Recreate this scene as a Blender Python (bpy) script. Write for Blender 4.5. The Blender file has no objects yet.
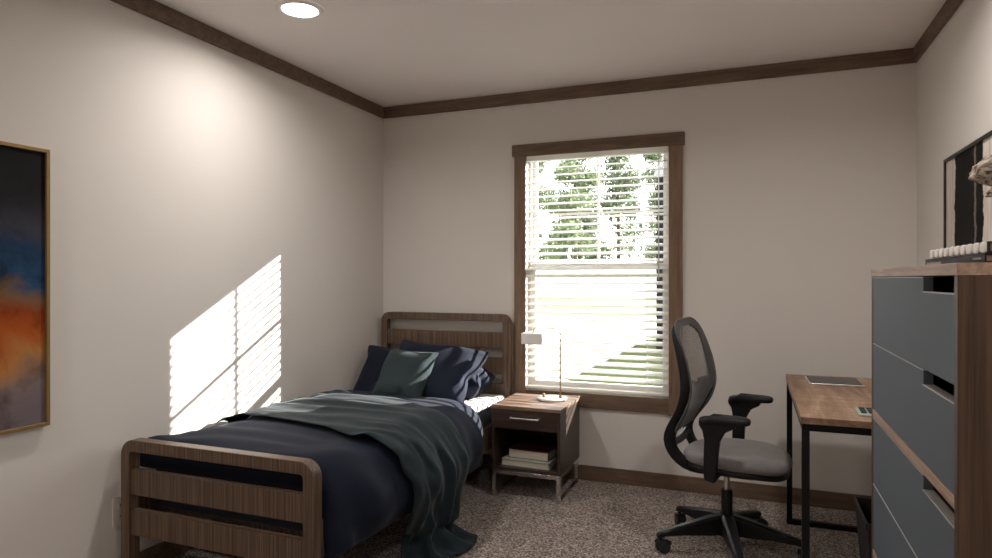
import bpy, bmesh, math, random, zlib, base64
import numpy as np
from mathutils import Vector, Matrix
from math import pi, sin, cos, radians, tan, atan2, sqrt
random.seed(7)
scene = bpy.context.scene
COL = scene.collection

# ------------------------------------------------------------------ camera
XL, XR, YB, YF, H = -2.412, 0.795, 3.94, -1.25, 2.443      # room: left, right, window wall, rear wall, height
cam_d = bpy.data.cameras.new('camera')
cam = bpy.data.objects.new('camera', cam_d); COL.objects.link(cam)
cam.location = (0, 0, 1.243)
cam.rotation_euler = (pi/2, 0, radians(21.6))
cam_d.sensor_width = 36.0
cam_d.lens = 36.0*648.0/992.0
cam_d.clip_start = 0.02; cam_d.clip_end = 600
scene.camera = cam

# ------------------------------------------------------------------ colour management / light
scene.view_settings.view_transform = 'Standard'
scene.view_settings.look = 'None'
scene.view_settings.gamma = 1.0
scene.view_settings.use_curve_mapping = False
scene.view_settings.exposure = 0.36
try:
    scene.cycles.max_bounces = 12; scene.cycles.diffuse_bounces = 8
    scene.cycles.glossy_bounces = 4; scene.cycles.transparent_max_bounces = 24
    scene.cycles.sample_clamp_indirect = 6.0
    scene.cycles.use_denoising = True
except Exception: pass

world = bpy.data.worlds.new('world'); scene.world = world
world.use_nodes = True
wn = world.node_tree; wn.nodes.clear()
bg = wn.nodes.new('ShaderNodeBackground'); bg.inputs['Color'].default_value = (0.97, 0.98, 1.0, 1)   # bright thin overcast
bg.inputs['Strength'].default_value = 5.0
wo = wn.nodes.new('ShaderNodeOutputWorld'); wn.links.new(bg.outputs[0], wo.inputs[0])

sun_d = bpy.data.lights.new('sun', 'SUN'); sun_d.energy = 100.0; sun_d.angle = radians(0.45)
sun_d.color = (1.0, 0.95, 0.93)
sun = bpy.data.objects.new('sun', sun_d); COL.objects.link(sun)
sun.rotation_euler = Vector((-1.0, -0.989, -0.553)).to_track_quat('-Z', 'Y').to_euler()
sun.location = (6, 10, 6)

# daylight portal over the window opening (guides sampling only)
pd = bpy.data.lights.new('window_portal', 'AREA'); pd.shape = 'RECTANGLE'; pd.size = 0.95; pd.size_y = 1.6
pd.cycles.is_portal = True
po = bpy.data.objects.new('window_portal', pd); COL.objects.link(po)
po.location = (-0.9, YB+0.16, 1.28); po.rotation_euler = (-pi/2, 0, 0)
LAMP_POWER = 9.0
LAMP_COL = (1.0, 0.94, 0.90)

# ------------------------------------------------------------------ materials
def new_mat(name):
    m = bpy.data.materials.new(name); m.use_nodes = True
    nt = m.node_tree; b = nt.nodes['Principled BSDF']
    return m, nt, b
def N(nt, t, **kw):
    n = nt.nodes.new(t)
    for k, v in kw.items():
        if k in n.inputs.keys() if hasattr(n.inputs, 'keys') else False: n.inputs[k].default_value = v
        else: setattr(n, k, v)
    return n
def L(nt, a, b): nt.links.new(a, b)
def rgb(r, g, b): return (r, g, b, 1.0)
def s2l(r, g, b):
    f = lambda c: (c/255/12.92) if c/255 <= .04045 else ((c/255+.055)/1.055)**2.4
    return (f(r), f(g), f(b), 1.0)
def plain(name, col, rough=0.5, metal=0.0, spec=0.5, coat=0.0):
    m, nt, b = new_mat(name)
    b.inputs['Base Color'].default_value = col; b.inputs['Roughness'].default_value = rough
    b.inputs['Metallic'].default_value = metal; b.inputs['Specular IOR Level'].default_value = spec
    b.inputs['Coat Weight'].default_value = coat
    return m
def coords(nt, scale=(1,1,1), out='Object', rot=(0,0,0)):
    tc = nt.nodes.new('ShaderNodeTexCoord'); mp = nt.nodes.new('ShaderNodeMapping')
    mp.inputs['Scale'].default_value = scale; mp.inputs['Rotation'].default_value = rot
    L(nt, tc.outputs[out], mp.inputs[0]); return mp.outputs[0]
def ramp(nt, fac, stops, interp='LINEAR'):
    r = nt.nodes.new('ShaderNodeValToRGB'); r.color_ramp.interpolation = interp
    e = r.color_ramp.elements
    while len(e) > 1: e.remove(e[-1])
    e[0].position = stops[0][0]; e[0].color = stops[0][1]
    for p, c in stops[1:]:
        x = e.new(p); x.color = c
    L(nt, fac, r.inputs[0]); return r.outputs[0]
def noise(nt, vec, scale=5, detail=4, rough=0.5, dist=0.0):
    n = nt.nodes.new('ShaderNodeTexNoise'); n.inputs['Scale'].default_value = scale
    n.inputs['Detail'].default_value = detail; n.inputs['Roughness'].default_value = rough
    n.inputs['Distortion'].default_value = dist
    L(nt, vec, n.inputs['Vector']); return n.outputs['Fac']
def bump(nt, b, h, strength=0.2, dist=0.001):
    n = nt.nodes.new('ShaderNodeBump'); n.inputs['Strength'].default_value = strength
    n.inputs['Distance'].default_value = dist
    L(nt, h, n.inputs['Height']); L(nt, n.outputs[0], b.inputs['Normal'])
def mixc(nt, fac, a, b, mode='MIX'):
    n = nt.nodes.new('ShaderNodeMix'); n.data_type = 'RGBA'; n.blend_type = mode
    def s(i, v):
        if isinstance(v, (tuple, list)): n.inputs[i].default_value = v
        else: L(nt, v, n.inputs[i])
    if isinstance(fac, (int, float)): n.inputs[0].default_value = fac
    else: L(nt, fac, n.inputs[0])
    s(6, a); s(7, b); return n.outputs[2]

def wall_paint(name, col):
    m, nt, b = new_mat(name)
    v = coords(nt)
    f = noise(nt, v, 2.2, 3)
    c = ramp(nt, f, [(0.3, tuple(x*0.985 for x in col[:3])+(1,)), (0.7, col)])
    L(nt, c, b.inputs['Base Color']); b.inputs['Roughness'].default_value = 0.75
    b.inputs['Specular IOR Level'].default_value = 0.25
    bump(nt, b, noise(nt, v, 260, 3, .6), 0.12, 0.0008)
    return m
def wood(name, dark, mid, light, scale=(60, 60, 2.2), rough=0.5, fine=1.0, spec=0.3, detail=6, bs=0.12):
    """grain runs along the axis whose scale is small"""
    m, nt, b = new_mat(name)
    v = coords(nt, scale)
    f1 = noise(nt, v, 1.0, detail, 0.62, 0.35)
    v2 = coords(nt, tuple(s*3.7*fine for s in scale))
    f2 = noise(nt, v2, 1.0, 4, 0.6)
    c1 = ramp(nt, f1, [(0.30, dark), (0.5, mid), (0.70, light)])
    c2 = ramp(nt, f2, [(0.35, rgb(.62,.60,.58)), (0.62, rgb(1,1,1))])
    L(nt, mixc(nt, 0.55, c1, c2, 'MULTIPLY'), b.inputs['Base Color'])
    b.inputs['Roughness'].default_value = rough; b.inputs['Specular IOR Level'].default_value = spec
    bump(nt, b, f2, bs, 0.0006)
    return m
def fabric(name, col, col2=None, rough=0.9, weave=900, sheen=0.25, bs=0.25, var=6.0):
    m, nt, b = new_mat(name)
    v = coords(nt)
    f = noise(nt, v, var, 4)
    col2 = col2 or tuple(x*0.8 for x in col[:3])+(1,)
    L(nt, ramp(nt, f, [(0.35, col2), (0.65, col)]), b.inputs['Base Color'])
    b.inputs['Roughness'].default_value = rough; b.inputs['Sheen Weight'].default_value = sheen
    b.inputs['Sheen Roughness'].default_value = 0.4; b.inputs['Specular IOR Level'].default_value = 0.2
    bump(nt, b, noise(nt, v, weave, 2, .7), bs, 0.0006)
    return m

M = {}
M['wall'] = wall_paint('wall_paint', rgb(.69, .655, .612))
M['ceiling'] = wall_paint('ceiling_paint', rgb(.86, .81, .785))
M['trim'] = wood('trim_wood', s2l(92,74,61), s2l(114,94,78), s2l(128,107,90), (3, 26, 40), 0.55)
M['trim_v'] = wood('trim_wood_upright', s2l(108,87,70), s2l(128,105,86), s2l(140,117,97), (40, 40, 3), 0.55)
M['bed'] = wood('striped_walnut', s2l(74,58,46), s2l(102,83,68), s2l(132,111,93), (130, 130, 1.5), 0.45, 0.6)
M['stand'] = wood('dark_walnut', s2l(44,33,27), s2l(60,46,38), s2l(76,60,50), (3, 40, 60), 0.38, spec=0.5)
M['standtop'] = wood('nightstand_top_wood', s2l(108,88,74), s2l(128,105,89), s2l(146,122,105), (2, 16, 16), 0.5, .5, .2)  # lightened against the body wood so the sunlit stripes come out bright
M['cabwood'] = wood('cabinet_wood', s2l(66,50,38), s2l(88,68,53), s2l(108,86,69), (70, 70, 1.6), 0.5)
M['cabtop'] = wood('cabinet_top_wood', s2l(142,116,98), s2l(172,144,124), s2l(194,166,146), (60, 2.5, 60), 0.5)
def desk_wood():
    m, nt, b = new_mat('desk_oak')
    v = coords(nt, (1, 1, 1))
    f1 = noise(nt, coords(nt, (14, 1.6, 14)), 1.0, 6, .6, .8)
    f2 = noise(nt, coords(nt, (90, 9, 90)), 1.0, 5, .65)
    f3 = noise(nt, coords(nt, (3, 38, 38)), 1.0, 3, .5)
    c = ramp(nt, f1, [(0.32, s2l(118,90,68)), (0.5, s2l(162,131,106)), (0.66, s2l(192,163,138))])
    c = mixc(nt, .5, c, ramp(nt, f2, [(0.35, rgb(.6,.56,.52)), (0.6, rgb(1,1,1))]), 'MULTIPLY')
    c = mixc(nt, .45, c, ramp(nt, f3, [(0.42, rgb(.5,.44,.40)), (0.6, rgb(1,1,1))]), 'MULTIPLY')
    L(nt, c, b.inputs['Base Color']); b.inputs['Roughness'].default_value = .45
    bump(nt, b, f2, .15, .0006); return m
M['desk'] = desk_wood()
M['black_metal'] = plain('black_powder_metal', rgb(.008,.008,.008), .55, 0, .25)
M['chrome'] = plain('chrome', rgb(.75,.73,.71), .12, 1.0)
M['gas'] = plain('brushed_steel', rgb(.8,.78,.74), .3, 1.0)
M['brass'] = plain('brass', rgb(.50,.36,.18), .32, 1.0)
M['white_enamel'] = plain('white_enamel', rgb(.78,.76,.73), .3)
M['white_vinyl'] = plain('white_vinyl', rgb(.80,.79,.77), .45)
def slat_mat():
    m, nt, b = new_mat('white_blind_slat')
    b.inputs['Base Color'].default_value = rgb(.84,.83,.81); b.inputs['Roughness'].default_value = .4
    tr = nt.nodes.new('ShaderNodeBsdfTranslucent'); tr.inputs[0].default_value = rgb(.85,.82,.78)
    mx = nt.nodes.new('ShaderNodeMixShader'); mx.inputs[0].default_value = .4
    out = nt.nodes['Material Output']
    L(nt, b.outputs[0], mx.inputs[1]); L(nt, tr.outputs[0], mx.inputs[2]); L(nt, mx.outputs[0], out.inputs[0]); return m
M['slat'] = slat_mat()
def glass_mat():
    m = bpy.data.materials.new('window_glass'); m.use_nodes = True; nt = m.node_tree; nt.nodes.clear()
    t = nt.nodes.new('ShaderNodeBsdfTransparent'); t.inputs[0].default_value = rgb(.97,.98,.97)
    g = nt.nodes.new('ShaderNodeBsdfGlossy'); g.inputs['Roughness'].default_value = 0.0
    fr = nt.nodes.new('ShaderNodeFresnel'); fr.inputs[0].default_value = 1.45
    ml = nt.nodes.new('ShaderNodeMath'); ml.operation = 'MULTIPLY'; ml.inputs[1].default_value = .8
    mx = nt.nodes.new('ShaderNodeMixShader'); o = nt.nodes.new('ShaderNodeOutputMaterial')
    L(nt, fr.outputs[0], ml.inputs[0]); L(nt, ml.outputs[0], mx.inputs[0])
    L(nt, t.outputs[0], mx.inputs[1]); L(nt, g.outputs[0], mx.inputs[2]); L(nt, mx.outputs[0], o.inputs[0]); return m
M['glass'] = glass_mat()
M['navy'] = fabric('navy_cotton', s2l(24,31,47), s2l(19,25,39), .85, 1100, .04, .18)
M['green'] = fabric('dark_green_throw', s2l(31,43,47), s2l(25,36,40), .85, 700, .10, .35)
M['green_cushion'] = fabric('dark_green_linen', s2l(44,57,58), s2l(38,50,52), .85, 600, .1, .4)
M['sheet'] = fabric('white_sheet', rgb(.78,.75,.71), rgb(.74,.71,.67), .85, 900, .1, .2)
M['matt_side'] = fabric('slate_mattress_border', s2l(56,59,70), s2l(50,53,63), .85, 500, .2, .4)
M['seat_fabric'] = fabric('grey_seat_fabric', s2l(128,124,122), s2l(118,114,112), .9, 420, .3, .5, 12)
M['panel_fabric'] = fabric('grey_back_border', s2l(86,84,83), s2l(78,76,75), .9, 500, .25, .4, 20)
M['plastic'] = plain('black_plastic', rgb(.009,.009,.010), .42, 0, .3)
M['plastic_soft'] = plain('black_soft_pad', rgb(.013,.013,.014), .5, 0, .3)
M['wheel'] = plain('caster_rubber', rgb(.02,.02,.02), .6)
def mesh_mat():
    m, nt, b = new_mat('sheer_grey_mesh')
    b.inputs['Base Color'].default_value = s2l(120,115,112); b.inputs['Roughness'].default_value = .8
    v = coords(nt, (330, 330, 330))
    ck = nt.nodes.new('ShaderNodeTexVoronoi'); ck.inputs['Scale'].default_value = 1.0
    L(nt, v, ck.inputs['Vector'])
    f = ramp(nt, ck.outputs['Distance'], [(0.33, rgb(.18,.18,.18)), (0.42, rgb(.85,.85,.85))])
    t = nt.nodes.new('ShaderNodeBsdfTransparent'); mx = nt.nodes.new('ShaderNodeMixShader')
    L(nt, f, mx.inputs[0]); L(nt, t.outputs[0], mx.inputs[1]); L(nt, b.outputs[0], mx.inputs[2])
    L(nt, mx.outputs[0], nt.nodes['Material Output'].inputs[0]); return m
M['mesh'] = mesh_mat()
M['grey_front'] = plain('blue_grey_lacquer', s2l(92,100,108), .6, 0, .15)
M['edge'] = plain('pale_edge_highlight', s2l(176,172,168), .4)  # pale tone painted as light caught on the drawer edges
M['dark_inside'] = plain('dark_drawer_inside', s2l(42,48,54), .6)
M['gold'] = plain('antique_gold', s2l(150,124,78), .42, .55)
M['black_frame'] = plain('black_picture_frame', rgb(.015,.014,.013), .4)
M['plate'] = plain('outlet_plate_plastic', s2l(205,198,190), .4)
M['slot'] = plain('outlet_slot', rgb(.02,.02,.02), .6)
M['paper'] = plain('book_pages', s2l(186,176,160), .8)
M['bin'] = plain('black_bin_plastic', rgb(.02,.02,.021), .45)
def carpet_mat():
    m, nt, b = new_mat('speckled_carpet')
    v = coords(nt)
    vo = nt.nodes.new('ShaderNodeTexVoronoi'); vo.inputs['Scale'].default_value = 165; vo.inputs['Randomness'].default_value = 1
    L(nt, v, vo.inputs['Vector'])
    sep = nt.nodes.new('ShaderNodeSeparateColor'); L(nt, vo.outputs['Color'], sep.inputs[0])
    c = ramp(nt, sep.outputs[0], [(0.0, s2l(60,50,45)), (0.22, s2l(100,88,81)), (0.5, s2l(144,131,123)), (0.78, s2l(184,171,162)), (1.0, s2l(228,215,206))])
    big = noise(nt, v, 3.0, 4)
    c = mixc(nt, .5, c, ramp(nt, big, [(0.35, rgb(.84,.82,.81)), (0.65, rgb(1,1,1))]), 'MULTIPLY')
    fine = noise(nt, v, 120, 3, .7)
    c = mixc(nt, .6, c, ramp(nt, fine, [(0.38, rgb(.5,.48,.46)), (0.6, rgb(1,1,1))]), 'MULTIPLY')
    L(nt, c, b.inputs['Base Color']); b.inputs['Roughness'].default_value = 1.0
    b.inputs['Specular IOR Level'].default_value = .05; b.inputs['Sheen Weight'].default_value = .2
    bump(nt, b, noise(nt, v, 150, 3, .7), .9, .006)
    return m
M['carpet'] = carpet_mat()
def emit(name, col, s):
    m = bpy.data.materials.new(name); m.use_nodes = True; nt = m.node_tree; nt.nodes.clear()
    e = nt.nodes.new('ShaderNodeEmission'); e.inputs[0].default_value = col; e.inputs[1].default_value = s
    o = nt.nodes.new('ShaderNodeOutputMaterial'); L(nt, e.outputs[0], o.inputs[0]); return m
M['lens'] = emit('lit_lens', rgb(1,.95,.88), 9.0)

def painting_abstract():
    m, nt, b = new_mat('abstract_dusk_painting')
    tc = nt.nodes.new('ShaderNodeTexCoord'); sx = nt.nodes.new('ShaderNodeSeparateXYZ'); L(nt, tc.outputs['Object'], sx.inputs[0])
    n1 = noise(nt, coords(nt, (1, 2.2, 2.6)), 1.3, 5, .55, .4)
    ma = nt.nodes.new('ShaderNodeMath'); ma.operation = 'MULTIPLY_ADD'; ma.inputs[1].default_value = .34; L(nt, n1, ma.inputs[0]); L(nt, sx.outputs['Z'], ma.inputs[2])
    # z local: 0 bottom .. 0.99 top ; +noise*.34 (mean .17)
    c = ramp(nt, ma.outputs[0], [(0.20, s2l(112,102,106)), (0.36, s2l(128,112,108)), (0.44, s2l(176,122,70)), (0.53, s2l(170,84,30)), (0.60, s2l(140,62,26)),
        (0.665, s2l(120,92,66)), (0.71, s2l(40,72,104)), (0.80, s2l(34,56,84)), (0.88, s2l(66,66,76)), (1.0, s2l(44,42,48))])
    n2 = noise(nt, coords(nt, (1, 3, 3)), 2.2, 5, .6, .6)
    c = mixc(nt, .75, c, ramp(nt, n2, [(0.36, rgb(.42,.34,.32)), (0.56, rgb(1,1,1))]), 'MULTIPLY')
    top = nt.nodes.new('ShaderNodeMapRange'); L(nt, sx.outputs['Z'], top.inputs[0]); top.inputs[1].default_value = .66; top.inputs[2].default_value = .97
    c = mixc(nt, top.outputs[0], c, rgb(.012,.011,.012))
    cv = noise(nt, coords(nt, (1, 1, 1)), 420, 2, .6)
    L(nt, c, b.inputs['Base Color']); b.inputs['Roughness'].default_value = .75; b.inputs['Specular IOR Level'].default_value = .12; bump(nt, b, cv, .35, .0008); return m
M['art_dusk'] = painting_abstract()
def painting_bw():
    m, nt, b = new_mat('black_brushstroke_painting')
    tc = nt.nodes.new('ShaderNodeTexCoord'); sx = nt.nodes.new('ShaderNodeSeparateXYZ'); L(nt, tc.outputs['Object'], sx.inputs[0])
    # local y: 0 at the window-side edge, negative towards the camera
    n1 = noise(nt, coords(nt, (1, 3, 7)), 1.8, 5, .65)
    ma = nt.nodes.new('ShaderNodeMath'); ma.operation = 'MULTIPLY_ADD'; ma.inputs[1].default_value = .07; L(nt, n1, ma.inputs[0])
    ng = nt.nodes.new('ShaderNodeMath'); ng.operation = 'MULTIPLY'; ng.inputs[1].default_value = -1.0; L(nt, sx.outputs['Y'], ng.inputs[0]); L(nt, ng.outputs[0], ma.inputs[2])
    c = ramp(nt, ma.outputs[0], [(0.0, s2l(206,196,186)), (0.172, s2l(198,188,178)), (0.180, s2l(16,15,15)), (0.425, s2l(14,14,14)), (0.43, s2l(120,114,108)), (0.445, s2l(110,104,98)), (0.45, s2l(14,14,14)), (0.525, s2l(14,14,14)), (0.53, s2l(212,202,192)), (0.66, s2l(214,204,194)), (0.67, s2l(40,38,36)), (0.76, s2l(208,198,188))])
    str_ = noise(nt, coords(nt, (1, 60, 5)), 1.0, 4, .6)
    c = mixc(nt, .6, c, ramp(nt, str_, [(0.36, rgb(.55,.54,.53)), (0.55, rgb(1,1,1))]), 'MULTIPLY')
    L(nt, c, b.inputs['Base Color']); b.inputs['Roughness'].default_value = .7; b.inputs['Specular IOR Level'].default_value = .15; bump(nt, b, str_, .3, .001); return m
M['art_bw'] = painting_bw()
def driftwood():
    m, nt, b = new_mat('weathered_driftwood')
    f = noise(nt, coords(nt, (1.0, 1.6, 1)), 30, 8, .75, 1.2)
    c = ramp(nt, f, [(0.38, s2l(30,25,22)), (0.46, s2l(120,106,95)), (0.56, s2l(226,212,196))])
    L(nt, c, b.inputs['Base Color']); b.inputs['Roughness'].default_value = .9; bump(nt, b, f, 1.0, .006); return m
M['drift'] = driftwood()
# outdoors
def ground_mat(name, c1, c2, sc):
    m, nt, b = new_mat(name); f = noise(nt, coords(nt), sc, 6, .65)
    L(nt, ramp(nt, f, [(0.35, c1), (0.65, c2)]), b.inputs['Base Color']); b.inputs['Roughness'].default_value = 1; b.inputs['Specular IOR Level'].default_value = .1; return m
M['grass'] = ground_mat('lawn_grass', rgb(.034,.050,.012), rgb(.050,.066,.020), 6)
M['concrete'] = ground_mat('pale_concrete', rgb(.50,.48,.50), rgb(.60,.58,.58), 3)
M['bark'] = ground_mat('tree_bark', rgb(.035,.028,.022), rgb(.08,.065,.05), 9)
def leaf_mat(name, c1, c2):
    m, nt, b = new_mat(name); f = noise(nt, coords(nt), .8, 4)
    c = ramp(nt, f, [(0.35, c1), (0.65, c2)]); L(nt, c, b.inputs['Base Color']); b.inputs['Roughness'].default_value = .7
    tr = nt.nodes.new('ShaderNodeBsdfTranslucent'); L(nt, c, tr.inputs[0]); mx = nt.nodes.new('ShaderNodeMixShader'); mx.inputs[0].default_value = .3
    L(nt, b.outputs[0], mx.inputs[1]); L(nt, tr.outputs[0], mx.inputs[2]); L(nt, mx.outputs[0], nt.nodes['Material Output'].inputs[0]); return m
M['leaf_a'] = leaf_mat('tree_leaves_dark', rgb(.035,.052,.022), rgb(.07,.10,.045))
M['leaf_b'] = leaf_mat('tree_leaves_green', rgb(.05,.075,.028), rgb(.10,.135,.055))
M['siding'] = plain('slate_siding', rgb(.010,.010,.014), 1.0, 0, 0)
M['roofing'] = plain('dark_shingles', rgb(.03,.03,.035), .9)

# ------------------------------------------------------------------ mesh helpers
def BM(): return bmesh.new()
def box(bm, x0, x1, y0, y1, z0, z1):
    v = [bm.verts.new(p) for p in ((x0,y0,z0),(x1,y0,z0),(x1,y1,z0),(x0,y1,z0),(x0,y0,z1),(x1,y0,z1),(x1,y1,z1),(x0,y1,z1))]
    for f in ((0,3,2,1),(4,5,6,7),(0,1,5,4),(1,2,6,5),(2,3,7,6),(3,0,4,7)): bm.faces.new([v[i] for i in f])
    return v
def prism(bm, pts, axis, a, b):
    """polygon pts (2D) extruded along axis 'x','y','z' from a to b"""
    def P(p, t):
        return {'x': (t, p[0], p[1]), 'y': (p[0], t, p[1]), 'z': (p[0], p[1], t)}[axis]
    lo = [bm.verts.new(P(p, a)) for p in pts]; hi = [bm.verts.new(P(p, b)) for p in pts]
    n = len(pts)
    bm.faces.new(lo); bm.faces.new(list(reversed(hi)))
    for i in range(n): bm.faces.new((lo[i], hi[i], hi[(i+1)%n], lo[(i+1)%n]))
def tube(bm, path, r, seg=10, caps=True, prof=None):
    """sweep a circle (or 2D profile) along path; r may be a list"""
    path = [Vector(p) for p in path]; n = len(path)
    rs = r if isinstance(r, (list, tuple)) else [r]*n
    rings = []; up = None
    for i, p in enumerate(path):
        t = (path[min(i+1, n-1)] - path[max(i-1, 0)]).normalized()
        if up is None:
            up = Vector((0, 0, 1)) if abs(t.z) < .9 else Vector((0, 1, 0))
        s = t.cross(up).normalized(); up = s.cross(t).normalized()
        if prof: ring = [bm.verts.new(p + s*a*rs[i] + up*b*rs[i]) for a, b in prof]
        else: ring = [bm.verts.new(p + (s*cos(2*pi*k/seg) + up*sin(2*pi*k/seg))*rs[i]) for k in range(seg)]
        rings.append(ring)
    for A, B in zip(rings, rings[1:]):
        m = len(A)
        for k in range(m): bm.faces.new((A[k], A[(k+1)%m], B[(k+1)%m], B[k]))
    if caps: bm.faces.new(list(reversed(rings[0]))); bm.faces.new(rings[-1])
def lathe(bm, prof, c=(0,0,0), seg=24, ax='z'):
    """profile of (radius, height)"""
    rings = []
    for r, h in prof:
        ring = []
        for k in range(seg):
            a = 2*pi*k/seg
            o = {'z': (r*cos(a), r*sin(a), h), 'y': (r*cos(a), h, -r*sin(a)), 'x': (h, r*cos(a), r*sin(a))}[ax]
            ring.append(bm.verts.new((c[0]+o[0], c[1]+o[1], c[2]+o[2])))
        rings.append(ring)
    for A, B in zip(rings, rings[1:]):
        for k in range(seg): bm.faces.new((A[k], A[(k+1)%seg], B[(k+1)%seg], B[k]))
    bm.faces.new(list(reversed(rings[0]))); bm.faces.new(rings[-1])
def part(name, bm, mat, parent=None, bevel=0.0, smooth=False, seg=2, sub=0, loc=None, label=None, kind=None, solid=0.0):
    bmesh.ops.recalc_face_normals(bm, faces=bm.faces[:])
    me = bpy.data.meshes.new(name); bm.to_mesh(me); bm.free()
    return part_me(name, me, mat, parent, bevel, smooth, seg, sub, loc, label, kind, solid)
def part_me(name, me, mat, parent=None, bevel=0.0, smooth=False, seg=2, sub=0, loc=None, label=None, kind=None, solid=0.0):
    for mm in (mat if isinstance(mat, (list, tuple)) else [mat]): me.materials.append(mm)
    o = bpy.data.objects.new(name, me); COL.objects.link(o)
    if parent: o.parent = parent
    if loc: o.location = loc
    if smooth or bevel:
        me.shade_smooth()
    if solid:
        s = o.modifiers.new('thickness', 'SOLIDIFY'); s.thickness = solid; s.offset = 0
    if bevel:
        b = o.modifiers.new('bevel', 'BEVEL'); b.width = bevel; b.segments = seg; b.limit_method = 'ANGLE'; b.harden_normals = True
    if sub:
        s = o.modifiers.new('subdivision', 'SUBSURF'); s.levels = sub; s.render_levels = sub
    if smooth == 'auto' and not bevel:
        me.set_sharp_from_angle(angle=radians(35))
    if label: o['label'] = label
    if kind: o['kind'] = kind
    return o
def thing(name, label, cat, loc=(0,0,0), rz=0.0, group=None):
    o = bpy.data.objects.new(name, None); COL.objects.link(o); o.empty_display_size = .1
    o.location = loc; o.rotation_euler = (0, 0, rz); o['label'] = label; o['category'] = cat
    if group: o['group'] = group
    return o
def tag(o, label, cat, group=None):
    o['label'] = label; o['category'] = cat
    if group: o['group'] = group
    return o
def bxp(name, dims, mat, parent=None, bevel=.002, **k):
    bm = BM(); box(bm, *dims); return part(name, bm, mat, parent, bevel, **k)
def struct(name, bm, mat, parent=None, bevel=0, **k):
    o = part(name, bm, mat, parent, bevel, **k)
    if parent is None: o['kind'] = 'structure'
    return o

# ------------------------------------------------------------------ room shell
WX0, WX1, WZ0, WZ1 = -1.351, -0.459, 0.535, 2.027         # window opening
TH = 0.14; WZT = 2.055
bm = BM(); box(bm, XL-.15, XR+.15, YF-.15, YB+TH, -.12, 0); struct('floor', bm, M['carpet'])
bm = BM(); box(bm, XL-.15, XR+.15, YF-.15, YB+TH, H, H+.12); struct('ceiling', bm, M['ceiling'])
bm = BM(); box(bm, XL-.15, XL, YF, YB, 0, H); struct('wall_left', bm, M['wall'])
bm = BM(); box(bm, XR, XR+.15, YF, YB, 0, H); struct('wall_right', bm, M['wall'])
bm = BM(); box(bm, XL-.15, XR+.15, YF-.15, YF, 0, H); struct('wall_rear', bm, M['wall'])
bm = BM()
box(bm, XL-.15, WX0, YB, YB+TH, 0, H); box(bm, WX1, XR+.15, YB, YB+TH, 0, H)
box(bm, WX0, WX1, YB, YB+TH, 0, WZ0); box(bm, WX0, WX1, YB, YB+TH, WZT, H)
struct('wall_back', bm, M['wall'])
# baseboards (9 cm boards)
def board(name, dims, mat=M['trim']): 
    o = bxp(name, dims, mat, bevel=.003); o['kind'] = 'structure'; return o
BT = .014
board('baseboard_back', (XL, XR, YB-BT, YB, 0, .09))
board('baseboard_left', (XL, XL+BT, YF, YB-BT, 0, .09))
board('baseboard_right', (XR-BT, XR, YF, YB-BT, 0, .09))
board('baseboard_rear', (XL+BT, XR-BT, YF, YF+BT, 0, .09))
# flat crown boards
CT, CZ = .02, 2.367
board('trim_1', (XL, XR, YB-CT, YB, CZ, H))
board('trim_2', (XL, XL+CT, YF, YB-CT, CZ, H))
board('trim_3', (XR-CT, XR, YF, YB-CT, CZ, H))
board('trim_4', (XL+CT, XR-CT, YF, YF+CT, CZ, H))

# ------------------------------------------------------------------ window
win = bpy.data.objects.new('window_1', None); COL.objects.link(win); win['kind'] = 'structure'
cy0 = YB-.02
bxp('side_casing', (-1.427, WX0, cy0, YB, .438, 2.029), M['trim_v'], win, .002)
bxp('side_casing', (WX1, -.381, cy0, YB, .438, 2.029), M['trim_v'], win, .002)
bxp('bottom_casing', (WX0, WX1, cy0, YB, .448, WZ0), M['trim'], win, .002)
bxp('head_casing', (-1.44, -.369, YB-.028, YB, 2.029, 2.103), M['trim'], win, .002)
fy0, fy1 = YB+.05, YB+.13
bm = BM()                                           # outer vinyl frame
box(bm, WX0, WX0+.018, fy0, fy1, WZ0, WZT); box(bm, WX1-.018, WX1, fy0, fy1, WZ0, WZT)
box(bm, WX0+.018, WX1-.018, fy0, fy1, WZ0, WZ0+.02); box(bm, WX0+.018, WX1-.018, fy0, fy1, WZT-.012, WZT)
part('window_frame', bm, M['white_vinyl'], win, .002)
MZ = 1.324
def sash(z0, z1, y0, y1, grid):
    x0, x1 = WX0+.018, WX1-.018; w = .026
    bm = BM(); box(bm, x0, x0+w, y0, y1, z0, z1); box(bm, x1-w, x1, y0, y1, z0, z1)
    box(bm, x0+w, x1-w, y0, y1, z0, z0+.036); box(bm, x0+w, x1-w, y0, y1, z1-.012, z1)
    s = part('sash', bm, M['white_vinyl'], win, .002)
    if grid:
        xm = (x0+x1)/2; zm = 1.66; yc = (y0+y1)/2
        bxp('muntin', (xm-.008, xm+.008, yc-.006, yc+.006, z0+.036, z1-.012), M['white_vinyl'], s, .001)
        bxp('muntin', (x0+w, xm-.008, yc-.006, yc+.006, zm-.007, zm+.007), M['white_vinyl'], s, .001)
        bxp('muntin', (xm+.008, x1-w, yc-.006, yc+.006, zm-.007, zm+.007), M['white_vinyl'], s, .001)
    bm = BM(); yc = (y0+y1)/2
    box(bm, x0+w-.004, x1-w+.004, yc-.0015, yc+.0015, z0+.03, z1-.008)
    part('pane', bm, M['glass'], s)
sash(MZ-.018, WZT-.012, YB+.085, YB+.108, True)
sash(WZ0+.02, MZ+.018, YB+.058, YB+.080, False)

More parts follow.
